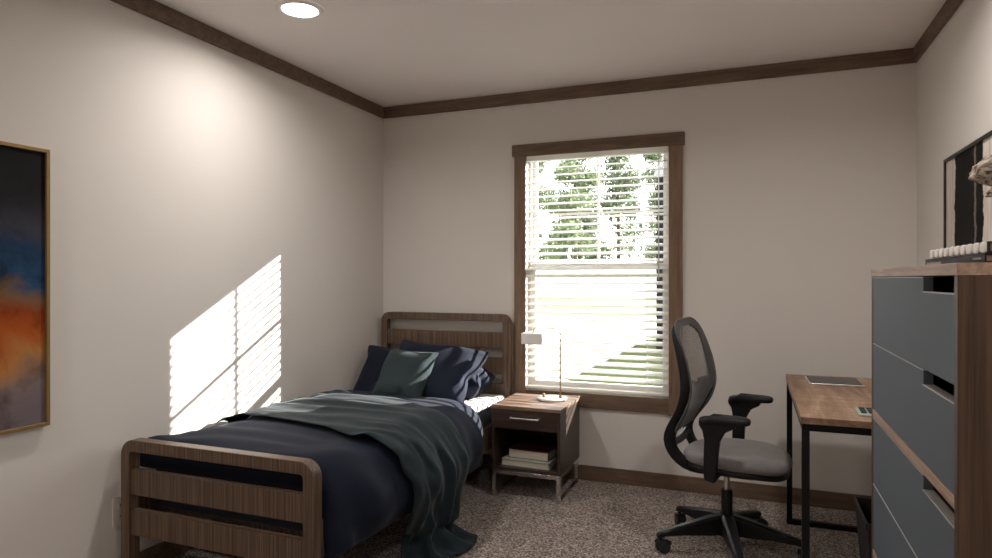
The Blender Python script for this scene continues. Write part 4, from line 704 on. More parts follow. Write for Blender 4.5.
3,11,-5,1,10,-3,-4,9,-3,0,10,-2,6,15,-1,14,16,-5,15,12,-6,2,12,-1,-14,12,5,-23,12,4,-15,11,0,0,11,-3,9,10,-3,10,7,-1,6,12,-2,5,20,-4,6,23,-3,3,16,-3,-7,12,-4,-18,14,-4,
-15,25,-13,9,-1,-9,10,10,-3,5,18,-1,2,17,-5,4,10,-8,4,9,-4,5,9,1,8,10,1,9,14,2,11,16,3,12,15,1,4,15,-1,-12,12,-5,-14,8,-9,0,8,-8,0,10,-4,-7,9,0,-1,11,1,8,14,2,
13,13,-1,11,13,-3,1,16,-2,-8,16,1,-18,12,-2,-16,9,-4,-1,11,-3,10,11,-3,14,5,0,11,8,2,6,17,0,3,20,0,0,15,-3,-9,10,-6,-17,8,-2,-13,25,-14,12,0,0,12,3,-8,6,10,-8,-3,17,-4,
-1,14,-6,5,10,-7,8,6,-2,10,6,2,7,13,6,6,16,9,9,13,3,6,10,-8,-1,9,-10,-11,7,-10,-6,9,-11,-3,10,-7,-4,11,2,2,12,6,10,13,7,8,11,8,4,15,4,-1,16,-3,-3,16,-9,-8,13,-10,
-10,10,-10,-3,11,-7,8,10,-4,14,5,3,12,6,7,0,14,6,-7,15,5,-5,12,-2,-3,11,-5,-6,12,-2,-5,3,-17,13,1,2,8,5,-7,3,9,-11,-5,16,-5,-2,18,-3,5,12,-6,10,5,-6,11,5,0,8,11,8,
8,11,11,8,8,5,6,7,-9,2,7,-14,-6,9,-11,-9,10,-10,-4,12,-8,1,13,1,7,12,8,10,11,10,5,13,11,-1,16,6,-2,15,-4,0,15,-9,0,15,-11,-3,11,-11,-5,8,-11,0,9,-8,11,8,2,10,8,8,
-3,13,9,-12,12,6,-10,11,3,-4,14,0,-2,19,2,-1,-15,-17,12,4,-2,7,8,-6,-2,13,-9,-5,17,-6,2,16,-3,5,11,-6,8,10,-7,12,9,0,14,9,6,12,3,11,12,3,7,6,7,-6,-3,9,-13,-6,10,-12,
-3,12,-9,-1,12,-7,1,14,0,6,15,4,8,12,9,6,15,10,1,14,6,-1,13,-2,2,15,-3,3,17,-4,-1,12,-12,-5,8,-13,-3,7,-11,3,10,-5,4,12,5,-5,14,8,-8,12,8,-8,13,5,-7,16,4,-5,19,3,
6,-12,-20,3,8,-5,8,8,-6,1,14,-8,-1,16,-5,5,12,0,5,10,-6,5,11,-8,13,12,-1,16,7,7,13,1,10,12,4,7,9,10,-3,-1,9,-11,-8,8,-12,-2,12,-10,3,14,-7,0,16,-2,3,17,1,7,17,8,
8,14,11,5,11,8,0,12,1,4,14,2,5,18,-2,-1,14,-11,-3,9,-13,-4,9,-11,-2,10,-9,-3,15,-1,-4,17,9,-4,12,10,-6,14,5,-6,16,3,-7,20,3,9,-10,-22,-4,9,-6,4,10,-7,6,14,-8,6,13,-3,
9,9,4,7,9,-3,3,9,-8,12,11,-3,16,8,6,14,2,10,10,6,6,8,11,-3,3,10,-7,-4,8,-11,-3,13,-11,1,16,-7,2,16,-1,4,18,2,7,19,5,9,15,10,6,10,8,1,11,2,5,14,4,5,18,1,
2,17,-7,-3,11,-11,-4,10,-11,-4,12,-8,-5,18,-3,-4,18,6,-2,13,10,-6,13,4,-7,17,1,-6,20,2,4,-11,-20,0,8,-3,0,10,-9,6,13,-9,12,12,0,14,8,6,8,7,1,3,8,-8,11,11,-6,16,10,3,
15,4,10,9,5,6,6,11,-2,6,12,-3,1,13,-5,-1,15,-11,1,15,-5,2,14,2,4,18,1,7,20,-2,8,15,6,5,11,6,2,12,1,4,16,3,6,19,4,4,18,-1,-1,12,-7,-4,11,-11,-4,14,-4,-4,19,-1,
-5,18,1,-3,16,5,-6,14,3,-7,17,-1,-7,20,0,-3,-14,-19,8,5,0,5,10,-7,8,13,-7,13,10,2,15,7,7,9,7,3,6,9,-7,10,12,-8,15,12,0,15,6,6,11,6,5,6,12,-1,7,16,2,5,17,3,
2,15,-5,0,12,-7,2,13,2,5,17,2,5,19,-6,6,15,-1,6,12,3,2,14,1,3,18,0,5,20,2,5,19,3,2,14,-1,-2,11,-7,-5,15,-2,-4,21,-1,-4,20,-1,-4,16,1,-7,16,1,-7,17,-1,-7,20,-1,
-6,-21,-11,10,9,-6,16,8,-4,16,12,-1,15,11,6,13,6,9,12,9,3,8,11,-5,9,10,-7,12,11,-3,15,9,-3,13,10,0,10,15,5,8,18,6,7,20,8,2,14,0,1,8,-8,2,13,-1,4,19,4,3,18,-2,
5,12,-9,7,13,-3,4,16,2,3,19,0,4,21,-3,4,20,3,4,14,5,-1,14,-3,-4,18,-5,-4,22,0,-4,22,0,-5,18,0,-6,16,0,-7,18,0,-8,20,0])
CLOTH['p0'] = (2, 18, 14, [
-302,-228,9,5,33,0,5,34,0,2,33,-1,1,34,-1,0,33,-1,2,34,-1,12,31,-1,18,29,1,4,33,-1,-9,32,-5,-19,26,7,-13,31,1,-8,33,0,-5,33,-1,34,4,1,-2,28,22,2,33,2,1,34,2,2,33,-2,
3,33,-6,-7,31,8,-1,34,4,4,33,1,3,34,0,3,33,-3,5,33,-5,-19,27,6,0,33,-6,4,22,-27,34,5,0,-2,24,25,-1,31,14,1,33,2,-4,33,6,-2,34,-1,-1,33,1,5,33,-4,-1,32,10,0,34,4,
-1,33,1,-2,34,0,1,31,-12,3,27,-20,3,19,-30,36,6,0,-2,22,26,-2,27,20,-2,32,10,-3,34,3,-3,33,2,0,33,3,2,34,0,3,33,-1,-1,33,7,-1,34,-1,0,33,-5,2,30,-14,3,24,-24,3,18,-30,
34,7,-3,-2,22,27,-3,21,26,-3,31,13,-2,33,4,-1,34,4,0,33,3,1,34,2,-1,33,2,0,34,-2,0,33,-2,1,33,-4,4,29,-18,5,21,-26,2,17,-31,32,10,-3,-1,13,33,-3,22,25,-4,29,16,-1,33,6,
1,34,3,1,33,3,-1,34,1,-2,33,0,-1,34,-1,1,33,-2,2,34,-3,6,26,-20,3,19,-29,1,16,-32,32,11,-3,1,7,35,-3,20,28,-4,26,20,-1,34,5,2,33,3,1,33,2,-2,34,1,-3,33,-1,0,34,-1,
2,34,-1,2,33,-3,5,24,-24,2,16,-29,1,16,-33,36,6,-1,0,8,35,-2,17,29,-4,23,25,-1,33,6,2,33,2,1,34,1,-1,33,-1,-2,34,0,-2,33,-1,2,34,-1,1,33,-2,3,16,-30,0,15,-30,2,17,-31,
37,5,0,-1,10,33,-2,16,30,-3,17,29,-1,33,8,1,33,0,1,34,0,-1,33,-1,-1,34,-1,-2,33,-1,-1,34,-1,1,33,-4,-1,4,-33,0,12,-32,2,15,-32,36,6,-1,-4,19,29,-4,18,28,2,2,34,-1,31,12,
0,33,0,0,34,-1,-1,33,-1,-1,34,-1,-2,33,-3,0,34,-1,0,33,-3,-2,15,-30,2,-1,-34,-1,28,-23,33,7,-1,-4,20,28,-5,-4,33,5,17,29,-1,30,16,0,33,-2,-1,34,-2,-1,33,-2,-1,34,-1,-1,33,-2,
-1,34,-2,1,33,-4,-2,23,-25,-1,9,-33,1,4,-35,32,9,-2,-3,4,34,-4,-4,34,5,30,15,1,24,24,-1,33,-2,0,34,-3,0,33,-2,-1,34,-2,-2,33,-3,0,34,-2,1,33,-4,-2,27,-21,-3,16,-30,-3,11,-34,
23,-23,6,1,6,35,4,11,32,4,28,18,2,32,10,0,33,-1,0,34,-2,1,33,-3,-1,34,-2,-2,33,-3,-1,33,-2,1,34,-5,-1,28,-18,-4,19,-28,-4,14,-33,32,-18,6,3,13,33,5,18,28,4,30,14,1,33,7,
0,34,0,0,33,-1,0,34,-2,-1,33,-3,0,34,-3,0,33,-4,0,33,-5,-1,30,-15,-4,20,-27,-5,16,-31,36,-10,2,3,16,32,4,24,24,1,31,12,1,33,5,0,34,1,0,33,-1,0,34,-2,0,33,-3,0,33,-4,
0,34,-3,0,33,-5,0,31,-13,-4,18,-28,-5,19,-29,36,-6,-1,3,18,30,2,26,22,1,32,9,1,34,4,-1,33,2,0,34,0,0,33,-1,0,34,-4,0,33,-4,-1,33,-4,1,34,-3,0,31,-12,-4,13,-30,-5,18,-30,
34,-4,-2,3,18,30,4,29,18,2,32,6,0,34,2,-1,33,1,-2,34,0,0,34,-1,0,33,-3,-1,33,-4,-1,34,-4,1,33,-4,1,33,-4,-5,23,-24,-7,21,-27,35,-5,-1,4,20,28,-1,34,1,-9,31,-6,6,32,6,
2,33,5,-1,34,3,0,33,0,0,34,-3,0,33,-2,0,34,-4,0,33,-4,2,33,-4,-2,33,-6,-6,22,-26,33,-6,0,-18,28,-5,8,33,5,-2,33,1,-7,32,-5,-7,33,2,-15,30,2,10,32,-2,7,33,-1,5,33,-2,
3,34,-2,5,33,-2,5,33,0,2,33,-2,1,34,-1,-302,-228,3,4,33,-2,4,33,-3,2,34,-2,0,33,-2,1,34,-1,5,33,1,13,31,2,16,29,1,6,33,-1,-19,28,0,-15,30,1,-10,32,1,-7,33,1,-5,33,0,
33,6,0,-2,24,-25,4,34,-2,-2,32,-7,-2,34,-4,-2,33,-2,1,33,-2,9,33,0,17,29,0,-11,32,-3,-11,31,-1,-5,33,3,-2,34,5,1,33,7,4,22,28,35,3,-3,-4,23,-27,-1,29,-17,1,33,-3,-4,33,-7,
-4,33,-4,-2,33,-5,1,33,-7,2,33,-4,2,34,-1,1,33,7,0,32,9,1,32,9,3,29,19,3,20,30,36,5,-3,-4,20,-29,-2,27,-19,-3,32,-11,-2,33,-4,-3,33,-3,-1,34,-5,1,33,-4,2,33,-3,2,34,2,
0,33,5,0,33,8,2,31,11,4,27,21,3,18,30,34,8,0,-3,15,-32,-4,25,-22,-3,30,-13,-2,34,-4,-1,33,-4,0,33,-3,1,34,-3,0,33,-1,0,34,2,1,33,4,1,33,7,4,31,12,4,24,23,4,18,31,
32,10,1,-2,10,-34,-4,21,-26,-4,29,-16,-1,33,-4,1,34,-2,1,33,-3,-1,34,-2,-2,33,0,-1,34,2,2,33,4,3,33,6,4,31,12,5,22,26,2,15,32,32,12,2,-1,6,-35,-3,16,-29,-5,26,-21,0,33,-3,
2,34,-2,1,33,-2,-2,34,0,-2,33,0,-1,34,1,3,33,3,3,34,4,4,29,15,3,19,29,1,12,34,36,5,0,-2,10,-34,-3,15,-30,-5,18,-28,1,33,-2,2,34,-1,1,33,0,-1,34,0,-2,33,0,-1,34,1,
1,33,2,2,34,3,3,27,19,1,12,32,-1,6,36,37,5,-1,-3,14,-32,-6,21,-26,0,3,-34,0,33,-4,1,33,0,1,34,0,0,34,0,-2,33,0,-2,34,1,0,33,0,1,34,3,2,23,24,-1,1,34,0,7,36,
36,6,-1,-6,21,-27,-4,-3,-34,1,13,-31,0,34,-3,0,33,-1,0,34,0,-1,34,1,-1,33,0,-1,34,0,-1,33,0,1,34,2,2,19,28,-1,12,31,-1,12,34,33,7,0,-4,15,-32,-5,-11,-32,2,20,-27,0,34,-3,
-1,33,0,0,34,-1,0,34,0,-1,33,0,-2,34,0,0,33,0,1,33,3,0,7,33,0,13,32,0,17,31,32,10,-1,-7,-12,-32,0,0,-34,3,26,-21,0,34,-3,0,33,0,0,34,-1,0,33,-1,-1,34,0,-1,34,0,
-1,33,0,2,33,2,-2,19,28,0,11,32,-5,24,26,26,-21,-1,-2,-5,-35,4,10,-32,4,30,-13,0,34,-4,0,33,-1,0,34,-1,1,33,-1,-1,34,0,-1,33,0,-1,34,0,2,33,2,-3,26,22,-1,14,31,-5,23,27,
29,-23,-2,3,6,-35,5,21,-26,3,32,-12,0,33,-4,-1,33,-2,1,34,0,0,33,-1,0,34,-1,-1,33,1,0,34,0,2,33,2,-3,30,16,-4,22,26,-4,18,30,36,-10,0,4,12,-34,3,25,-23,1,31,-10,-1,34,-4,
0,33,-2,0,34,-1,0,33,0,1,34,0,0,33,0,0,34,1,1,33,2,-2,32,12,-4,26,21,-4,18,31,36,-6,2,3,15,-33,3,27,-21,0,32,-9,-1,34,-4,-1,33,-1,0,34,-1,0,33,0,1,34,0,-1,33,1,
0,34,2,0,33,2,0,33,8,-3,28,19,-6,7,35,34,-3,3,4,16,-32,3,30,-16,-3,33,1,3,32,-11,-1,33,-2,-2,34,-1,0,33,0,0,34,1,-1,33,0,-1,34,2,1,33,3,1,33,4,-3,31,15,-6,15,32,
35,-4,3,4,19,-30,0,33,-4,-1,34,0,-6,33,2,-15,29,5,4,33,-6,4,34,-3,3,33,-2,3,33,-1,1,34,-1,2,33,1,2,34,3,1,33,2,-7,24,25,33,-6,1,-16,29,3,8,32,-7,-7,32,3,-2,34,-1,
-9,32,2,-14,30,4,9,32,-3,7,33,-3,5,33,-3,3,33,-1,5,34,-1,3,33,1,4,33,-3,1,34,-1])
CLOTH['p1'] = (2, 18, 14, [
-303,-219,12,6,33,1,10,32,-4,7,33,-4,7,33,-2,26,18,-10,7,33,2,-15,30,-3,-4,33,-2,-9,32,5,-3,33,2,-9,32,4,-4,34,1,-12,31,6,-6,33,-1,34,3,-1,-1,25,25,7,33,-1,9,32,-5,12,29,-12,
-11,30,10,3,33,0,3,33,-2,12,30,-9,-6,33,2,-10,31,6,-8,33,3,-6,33,3,-3,33,-2,0,26,-23,36,3,-2,-1,22,29,-1,28,19,12,30,-9,-5,33,4,-3,33,4,1,33,-1,1,34,-1,4,33,-6,7,32,-5,
-10,31,7,-6,33,1,-1,33,-4,1,29,-16,-1,23,-28,35,3,-1,-2,22,29,0,24,22,-2,30,16,0,34,0,-1,33,-1,3,33,-6,-3,33,5,-1,33,1,1,34,0,0,33,-2,1,33,-9,1,31,-12,0,26,-22,0,23,-27,
31,3,-1,-1,20,29,0,24,24,-1,29,17,0,33,5,-2,34,0,-1,33,3,0,34,0,0,33,-2,2,34,-2,1,33,-7,1,32,-7,2,31,-14,0,22,-26,0,24,-26,32,1,1,-1,20,30,0,23,24,1,29,18,0,33,4,
-2,34,2,-1,33,1,0,34,0,1,33,-2,0,34,-3,1,33,-6,2,33,-6,2,29,-17,1,25,-23,1,20,-29,35,3,-1,-1,19,30,0,27,20,1,23,25,0,33,4,-2,34,1,-1,33,1,0,34,-1,1,33,-1,-1,34,-3,
1,33,-5,1,33,-6,3,26,-21,0,28,-19,1,18,-30,35,6,-3,-1,16,31,-1,19,28,1,28,19,0,33,5,-1,34,1,0,33,1,0,34,-1,-1,33,-2,0,34,-2,0,33,-4,0,33,-6,2,28,-18,1,26,-23,1,16,-31,
29,16,-8,0,13,32,2,7,33,0,27,21,0,33,6,0,34,1,1,33,0,-1,34,-1,0,33,-1,-1,34,-2,0,33,-3,0,33,-6,1,30,-16,2,23,-25,2,13,-33,30,-11,3,1,13,33,3,19,29,0,26,21,0,33,5,
1,34,2,0,33,0,0,34,-1,-1,33,-1,0,34,-2,0,33,-2,0,33,-5,0,31,-15,3,21,-27,1,9,-35,34,-7,2,1,17,32,1,27,20,1,21,27,0,33,6,1,34,2,1,33,1,-1,34,-1,-1,33,-2,0,34,-2,
0,33,-2,-1,34,-4,1,31,-12,2,18,-29,0,1,-37,36,-3,1,1,18,31,0,23,25,0,27,20,0,33,7,2,34,2,1,33,1,0,34,-1,-2,33,-1,-2,34,-3,0,33,-2,0,33,-4,1,33,-8,0,7,-34,0,19,-32,
34,-3,0,2,19,30,0,24,24,1,29,17,0,32,10,2,34,2,1,33,1,-1,34,0,-2,33,-2,-1,34,-2,0,33,-4,0,33,-4,1,33,-5,-3,20,-29,2,7,-35,32,-2,-1,2,20,30,2,24,23,1,32,12,1,30,14,
2,34,2,0,33,2,-1,34,0,-2,33,-1,0,34,-3,1,33,-4,0,33,-5,0,33,-6,-3,24,-25,0,-10,-35,33,-2,0,3,20,29,3,25,23,1,30,15,0,33,5,0,33,7,-1,34,1,-1,34,0,0,33,0,1,33,-3,
2,34,-4,0,33,-5,-1,33,-8,-3,26,-21,-2,0,-37,36,-3,1,3,22,28,2,26,20,1,30,16,0,33,7,-2,33,2,-1,34,2,-1,33,1,1,34,-1,1,33,-3,2,33,-4,-1,34,-5,-2,32,-9,-2,29,-18,-4,10,-35,
36,-4,2,3,24,25,1,30,16,-9,32,-3,6,29,16,0,33,5,0,33,4,0,34,3,0,33,-1,1,33,-7,0,33,-7,-3,32,-10,2,33,1,-2,32,-11,-4,14,-33,33,-2,0,3,27,22,-10,32,-5,-1,32,7,-2,33,5,
-16,30,-4,-9,32,3,15,29,4,12,32,6,5,33,-3,2,33,-4,0,33,-6,-4,33,-8,6,32,5,-5,26,-25,32,-2,-1,-4,34,1,-9,32,-3,-5,32,4,-7,33,1,-10,32,0,-15,30,-5,-8,32,1,27,21,4,11,32,1,
7,33,-1,5,33,-2,3,33,-2,-2,33,-4,4,34,2,-303,-219,2,10,32,1,5,33,-4,4,33,-3,7,33,-2,27,19,-7,11,32,2,-15,30,-2,-9,32,1,-3,33,3,-7,33,1,-4,33,3,-11,32,0,-3,33,5,-11,31,-1,
34,4,1,-1,23,-27,1,33,-7,0,33,-6,1,33,-4,4,33,-5,15,30,0,14,31,2,-17,28,-2,-6,33,2,-2,34,4,-3,33,4,2,32,10,-7,32,0,0,25,25,36,3,0,-2,20,-30,0,30,-17,1,34,-3,-3,31,-12,
-1,32,-10,0,32,-8,0,34,0,0,33,0,1,33,7,1,33,7,0,33,7,1,32,8,1,28,20,0,22,28,35,2,-2,-2,19,-31,-1,28,-20,-1,32,-10,0,34,-3,-2,31,-11,-1,33,-6,-1,34,-2,1,33,2,1,34,5,
2,32,6,0,33,8,1,32,10,0,27,22,0,20,29,31,1,-3,-1,18,-32,-1,28,-20,0,31,-11,-1,33,-8,-1,33,-6,-2,33,-3,0,34,-1,1,33,1,1,34,5,2,33,6,1,32,6,2,32,12,1,26,23,-1,18,31,
32,0,-3,-1,19,-31,-1,26,-22,1,32,-11,0,33,-6,-1,33,-5,-1,33,-4,0,34,0,1,33,1,0,34,4,1,33,6,2,32,7,2,32,12,2,23,25,0,19,30,35,3,-1,-2,16,-32,0,26,-23,1,31,-11,1,33,-6,
-2,34,-4,-1,33,-3,0,34,-1,1,33,2,-1,34,4,1,33,5,2,32,7,2,32,12,0,18,29,1,22,28,36,4,0,-2,14,-33,-1,23,-25,1,32,-10,0,33,-5,-1,34,-4,-1,33,-3,0,34,0,0,33,1,0,34,3,
0,33,5,1,33,6,1,31,13,1,22,27,1,15,32,27,18,8,4,4,-37,-1,15,-30,-1,32,-10,0,33,-6,1,33,-3,0,34,-2,0,34,-1,-1,33,1,0,34,3,0,33,3,0,33,6,2,30,15,1,24,25,2,11,34,
32,-5,-1,2,18,-32,1,6,-33,-1,32,-12,0,33,-5,1,33,-4,1,34,-2,0,33,0,-1,34,1,0,33,2,0,34,3,0,33,6,1,29,16,2,26,23,1,5,36,33,-10,-4,2,17,-31,2,18,-29,-2,31,-13,0,33,-5,
1,33,-4,1,34,-2,0,33,-1,-1,34,1,0,33,2,0,34,3,-1,33,6,2,28,19,1,26,22,-1,-4,36,36,-4,0,2,19,-30,1,21,-26,-2,30,-15,0,33,-7,2,33,-4,1,34,-2,-1,33,-1,-2,34,1,-1,33,2,
0,34,3,0,33,6,1,24,24,2,29,18,-2,5,35,34,-2,1,3,20,-28,1,25,-24,-1,27,-18,0,33,-8,2,33,-5,1,34,-2,-1,33,-1,-2,34,0,-1,33,3,0,34,4,0,33,5,1,28,18,2,23,25,-2,8,35,
32,-2,2,3,23,-27,2,27,-20,1,25,-23,0,32,-8,1,33,-6,1,34,-3,-1,33,-1,-2,34,0,0,33,3,1,33,5,0,34,5,0,30,15,1,15,31,-4,1,35,33,-2,1,3,26,-25,3,23,-25,2,28,-17,-1,33,-9,
0,32,-7,-1,34,-4,-1,33,-2,0,34,1,1,33,3,2,33,6,0,33,6,-1,32,12,-1,6,33,-4,20,29,36,-3,-1,3,24,-27,3,26,-21,0,31,-14,0,32,-10,-2,32,-9,-1,34,-4,-1,33,-2,1,33,1,1,34,6,
2,33,6,0,33,6,-2,32,8,-4,19,27,-2,18,31,36,-3,-1,3,24,-26,2,30,-17,-1,33,-8,-3,33,-5,-6,33,-2,-15,29,6,7,32,-6,7,33,-4,7,32,-3,2,34,4,-2,32,9,1,33,1,-5,29,17,-3,20,29,
33,-3,0,3,27,-23,-2,34,-4,-5,33,-4,-6,33,0,-8,32,0,-12,31,4,-11,32,4,11,31,-4,19,26,-9,7,33,-1,5,33,0,0,34,3,-1,33,4,-4,25,24,32,-2,1,-6,33,1,-3,34,-4,-9,32,0,-7,33,0,
-8,32,1,-11,32,4,-15,29,7,21,23,-11,14,31,-5,8,32,-2,8,33,-1,4,33,0,1,33,1,0,34,3])
CLOTH['p2'] = (2, 14, 14, [
-195,-198,3,0,29,2,3,29,1,5,29,-1,6,28,-2,10,28,-3,-1,29,5,14,25,3,-15,25,1,-11,27,2,-5,29,0,-3,29,-1,-1,29,-2,1,29,-4,-10,27,4,30,4,-2,-5,22,24,-2,29,4,1,29,1,6,28,-1,
10,28,-3,-10,25,9,-4,29,3,-3,29,2,-1,29,1,0,29,-3,0,29,-3,0,29,-5,0,29,-4,-1,19,-25,28,7,-3,-4,22,23,-4,20,21,2,29,-2,-3,26,12,0,29,3,0,29,3,0,30,-1,-1,29,-2,1,29,-2,
0,29,-4,0,29,-4,-1,29,-5,1,22,-20,0,27,-16,28,0,3,-4,19,25,-2,23,19,-2,27,10,1,29,5,0,29,0,0,29,1,-1,29,-1,-1,29,-1,1,29,-3,1,29,-3,-1,29,-4,-1,29,-8,-1,25,-17,1,24,-21,
27,2,1,-3,16,28,-1,24,17,-1,27,10,0,29,3,0,29,2,0,29,0,-1,29,-1,-1,30,-1,1,29,-3,0,29,-3,0,28,-4,-2,29,-9,-1,25,-16,1,23,-23,29,4,2,-4,11,30,0,25,16,0,27,9,0,29,3,
-1,29,1,-1,30,0,0,29,-1,0,29,-2,0,29,-2,-1,29,-3,0,29,-5,-1,28,-9,0,26,-15,1,23,-24,28,8,0,-3,3,31,-1,25,16,1,27,10,0,29,2,-1,30,1,-1,29,-1,0,29,-1,1,29,-2,0,29,-3,
-2,29,-3,0,29,-4,-1,28,-10,0,26,-15,1,20,-26,23,18,0,2,-12,29,-1,23,18,1,26,13,1,30,1,-1,29,-1,-1,29,-1,1,29,-2,2,29,-2,-1,29,-3,-1,29,-3,-1,29,-5,0,28,-9,-1,26,-15,0,23,-23,
21,-20,-1,9,11,27,-1,23,18,0,24,17,1,29,0,0,29,-2,0,29,-1,1,29,-2,1,29,-3,1,29,-2,0,29,-4,0,29,-5,-1,28,-8,-2,25,-17,-2,23,-23,29,0,-7,3,24,19,1,19,22,3,14,25,1,30,0,
1,29,-1,0,29,-2,0,29,-1,1,29,-2,2,29,-3,1,29,-4,1,29,-5,-2,28,-8,-2,24,-17,-3,25,-20,28,-10,4,5,25,18,1,20,22,4,22,19,0,30,-1,1,29,-1,0,29,-1,-1,29,-1,0,29,-2,1,29,-2,
2,29,-3,0,29,-5,-1,27,-10,-1,28,-12,-1,22,-23,30,-4,-1,5,21,23,3,24,17,3,26,13,0,29,-1,1,29,0,0,30,-1,-1,29,0,-1,29,0,0,29,-1,0,29,-2,0,29,-4,0,28,-9,0,27,-11,0,24,-21,
29,-6,-1,4,23,23,4,25,16,1,29,3,1,29,0,2,29,0,0,29,0,0,30,1,-1,29,1,-1,29,0,-2,29,1,0,29,-1,0,29,-6,2,27,-12,0,22,-24,28,-5,1,4,24,22,1,29,4,1,29,1,1,29,1,
1,29,-1,2,29,-1,0,29,0,-1,30,0,-2,29,1,-7,28,-4,5,28,6,3,29,-1,3,29,-3,0,23,-22,27,-5,1,1,29,5,0,29,1,0,29,0,0,29,-1,1,29,-1,0,29,-1,1,30,-1,0,29,0,-1,29,1,
-2,29,1,-10,27,-6,10,27,4,3,28,-3,10,28,4,-195,-198,-5,1,29,0,2,29,1,5,29,1,5,29,1,10,27,5,0,29,-1,11,25,9,-5,29,-4,-16,23,-8,-6,28,-2,-5,29,-1,-3,29,0,-3,29,1,-3,29,3,
31,2,-2,-5,25,-20,-1,29,-1,1,29,0,4,29,2,7,28,2,11,26,8,-2,29,-2,-11,26,-6,-8,28,-6,-2,29,0,-2,29,2,-1,29,4,-1,29,4,0,21,25,28,3,-2,-4,23,-21,-4,26,-13,-1,29,-3,1,29,-2,
11,26,7,-4,29,-3,-4,29,-3,-4,29,-2,-1,29,-1,0,29,4,0,29,5,-1,28,7,1,26,15,0,24,21,27,4,2,-2,21,-24,-3,24,-17,-2,28,-9,0,28,-5,0,29,-5,0,29,1,-1,29,2,-1,30,2,0,29,4,
1,28,5,0,29,7,-1,27,12,-1,25,16,1,25,20,27,5,1,-1,19,-25,-2,21,-20,-2,27,-11,0,29,-4,0,29,-2,-1,30,0,-1,29,3,0,29,3,0,29,4,1,28,5,0,29,7,-2,27,12,0,23,19,0,27,16,
29,5,2,-2,19,-25,-1,18,-23,-1,25,-14,0,30,-2,-1,29,-1,-1,29,1,-1,29,2,1,29,4,-1,29,4,0,28,5,-1,29,7,0,25,15,-1,28,11,2,22,21,25,13,8,-3,19,-25,3,9,-28,0,22,-19,0,29,-1,
-1,29,0,-1,29,1,0,29,3,1,29,3,-1,29,4,-1,29,5,-1,28,6,0,27,11,0,27,13,1,23,21,26,11,6,-3,17,-26,4,5,-29,1,17,-24,0,29,-1,0,29,1,-1,29,2,1,29,3,1,29,3,0,29,4,
-1,29,4,-1,28,6,-1,28,10,0,27,12,0,19,25,20,-17,-12,2,22,-22,5,24,-17,2,10,-28,1,29,0,0,29,2,0,29,2,1,29,2,1,29,3,1,29,3,0,29,4,0,29,6,-1,28,9,-3,27,12,-1,21,23,
28,-8,-3,3,21,-23,2,21,-20,4,22,-20,1,29,2,0,29,2,0,29,2,1,29,2,1,29,2,2,29,3,1,29,3,0,29,5,-1,28,9,-3,27,12,-2,20,25,31,-3,2,3,18,-25,2,22,-20,3,26,-13,1,30,1,
0,29,1,0,29,2,0,29,1,0,29,2,1,29,1,1,29,3,1,29,4,-1,28,8,-1,28,12,-1,22,24,29,-7,0,4,22,-23,3,23,-18,3,28,-9,0,29,1,1,29,1,0,29,1,-1,30,0,-1,29,1,0,29,0,
0,29,1,0,29,3,0,29,8,0,28,12,1,19,26,29,-5,0,4,24,-20,3,25,-17,1,29,-1,1,29,0,2,29,1,0,29,0,1,29,0,-1,29,0,-2,30,-1,-1,29,0,-1,29,2,1,29,4,1,28,11,1,21,25,
28,-5,0,3,24,-22,0,29,-1,1,29,0,1,29,-1,2,30,1,2,29,0,1,29,0,0,29,-1,-1,29,-3,-2,29,-1,0,29,-1,2,29,4,1,29,5,1,21,25,27,-5,-2,-4,29,2,1,29,-2,2,29,-1,1,29,0,
1,29,0,2,29,0,1,30,1,0,29,0,-1,29,-1,-3,29,0,-1,29,1,-7,27,8,15,25,-5,6,29,3])
def cloth_mesh(key, name, centre=None):
    """grid of settled cloth vertices (one or two layers) -> mesh"""
    Ln, nx, ny, s = CLOTH[key]
    a = np.array(s, np.int64).reshape(Ln, nx+1, ny+1, 3)
    a[:, :, 0] = np.cumsum(a[:, :, 0], 1); a = np.cumsum(a, 2)
    v = a.reshape(-1, 3)/1000.0
    if centre is not None: v = v - np.array(centre)
    n = (nx+1)*(ny+1); ix = lambda i, j: i*(ny+1)+j
    fs = [(ix(i, j), ix(i+1, j), ix(i+1, j+1), ix(i, j+1)) for i in range(nx) for j in range(ny)]
    if Ln == 2:
        fs += [tuple(k+n for k in reversed(f)) for f in fs[:]]
        lp = [ix(i, 0) for i in range(nx)]+[ix(nx, j) for j in range(ny)]+[ix(i, ny) for i in range(nx, 0, -1)]+[ix(0, j) for j in range(ny, 0, -1)]
        for p, q in zip(lp, lp[1:]+lp[:1]): fs.append((p, p+n, q+n, q))
    me = bpy.data.meshes.new(name); me.from_pydata(v.tolist(), [], fs)
    if Ln == 2:
        b = bmesh.new(); b.from_mesh(me); bmesh.ops.recalc_face_normals(b, faces=b.faces[:]); b.to_mesh(me); b.free()
    return me
dv = part_me('duvet', cloth_mesh('duvet', 'duvet', (BX0, BY0, 0)), M['navy'], None, smooth=True, sub=1, loc=(BX0, BY0, 0))
tag(dv, 'dark navy duvet spread over the lower two thirds of the bed, hanging over the side', 'duvet')
th = part_me('throw_blanket', cloth_mesh('throw', 'throw_blanket', (BX0, BY0, 0)), M['green'], None, smooth=True, solid=.006, sub=1, loc=(BX0, BY0, 0))
tag(th, 'dark green throw blanket laid across the duvet, trailing down onto the carpet', 'blanket')
def pillow(key, name, label, cat, loc, lean, yaw, roll, mat, spin=0.0, scale=(1,1,1)):
    me = cloth_mesh(key, name)
    me.transform(Matrix.Rotation(radians(spin), 4, 'Z'))
    o = part_me(name, me, mat, None, smooth=True, sub=1, loc=loc)
    o.rotation_mode = 'ZXY'; o.rotation_euler = (radians(lean), radians(roll), radians(yaw)); o.scale = scale
    tag(o, label, cat)
    return o
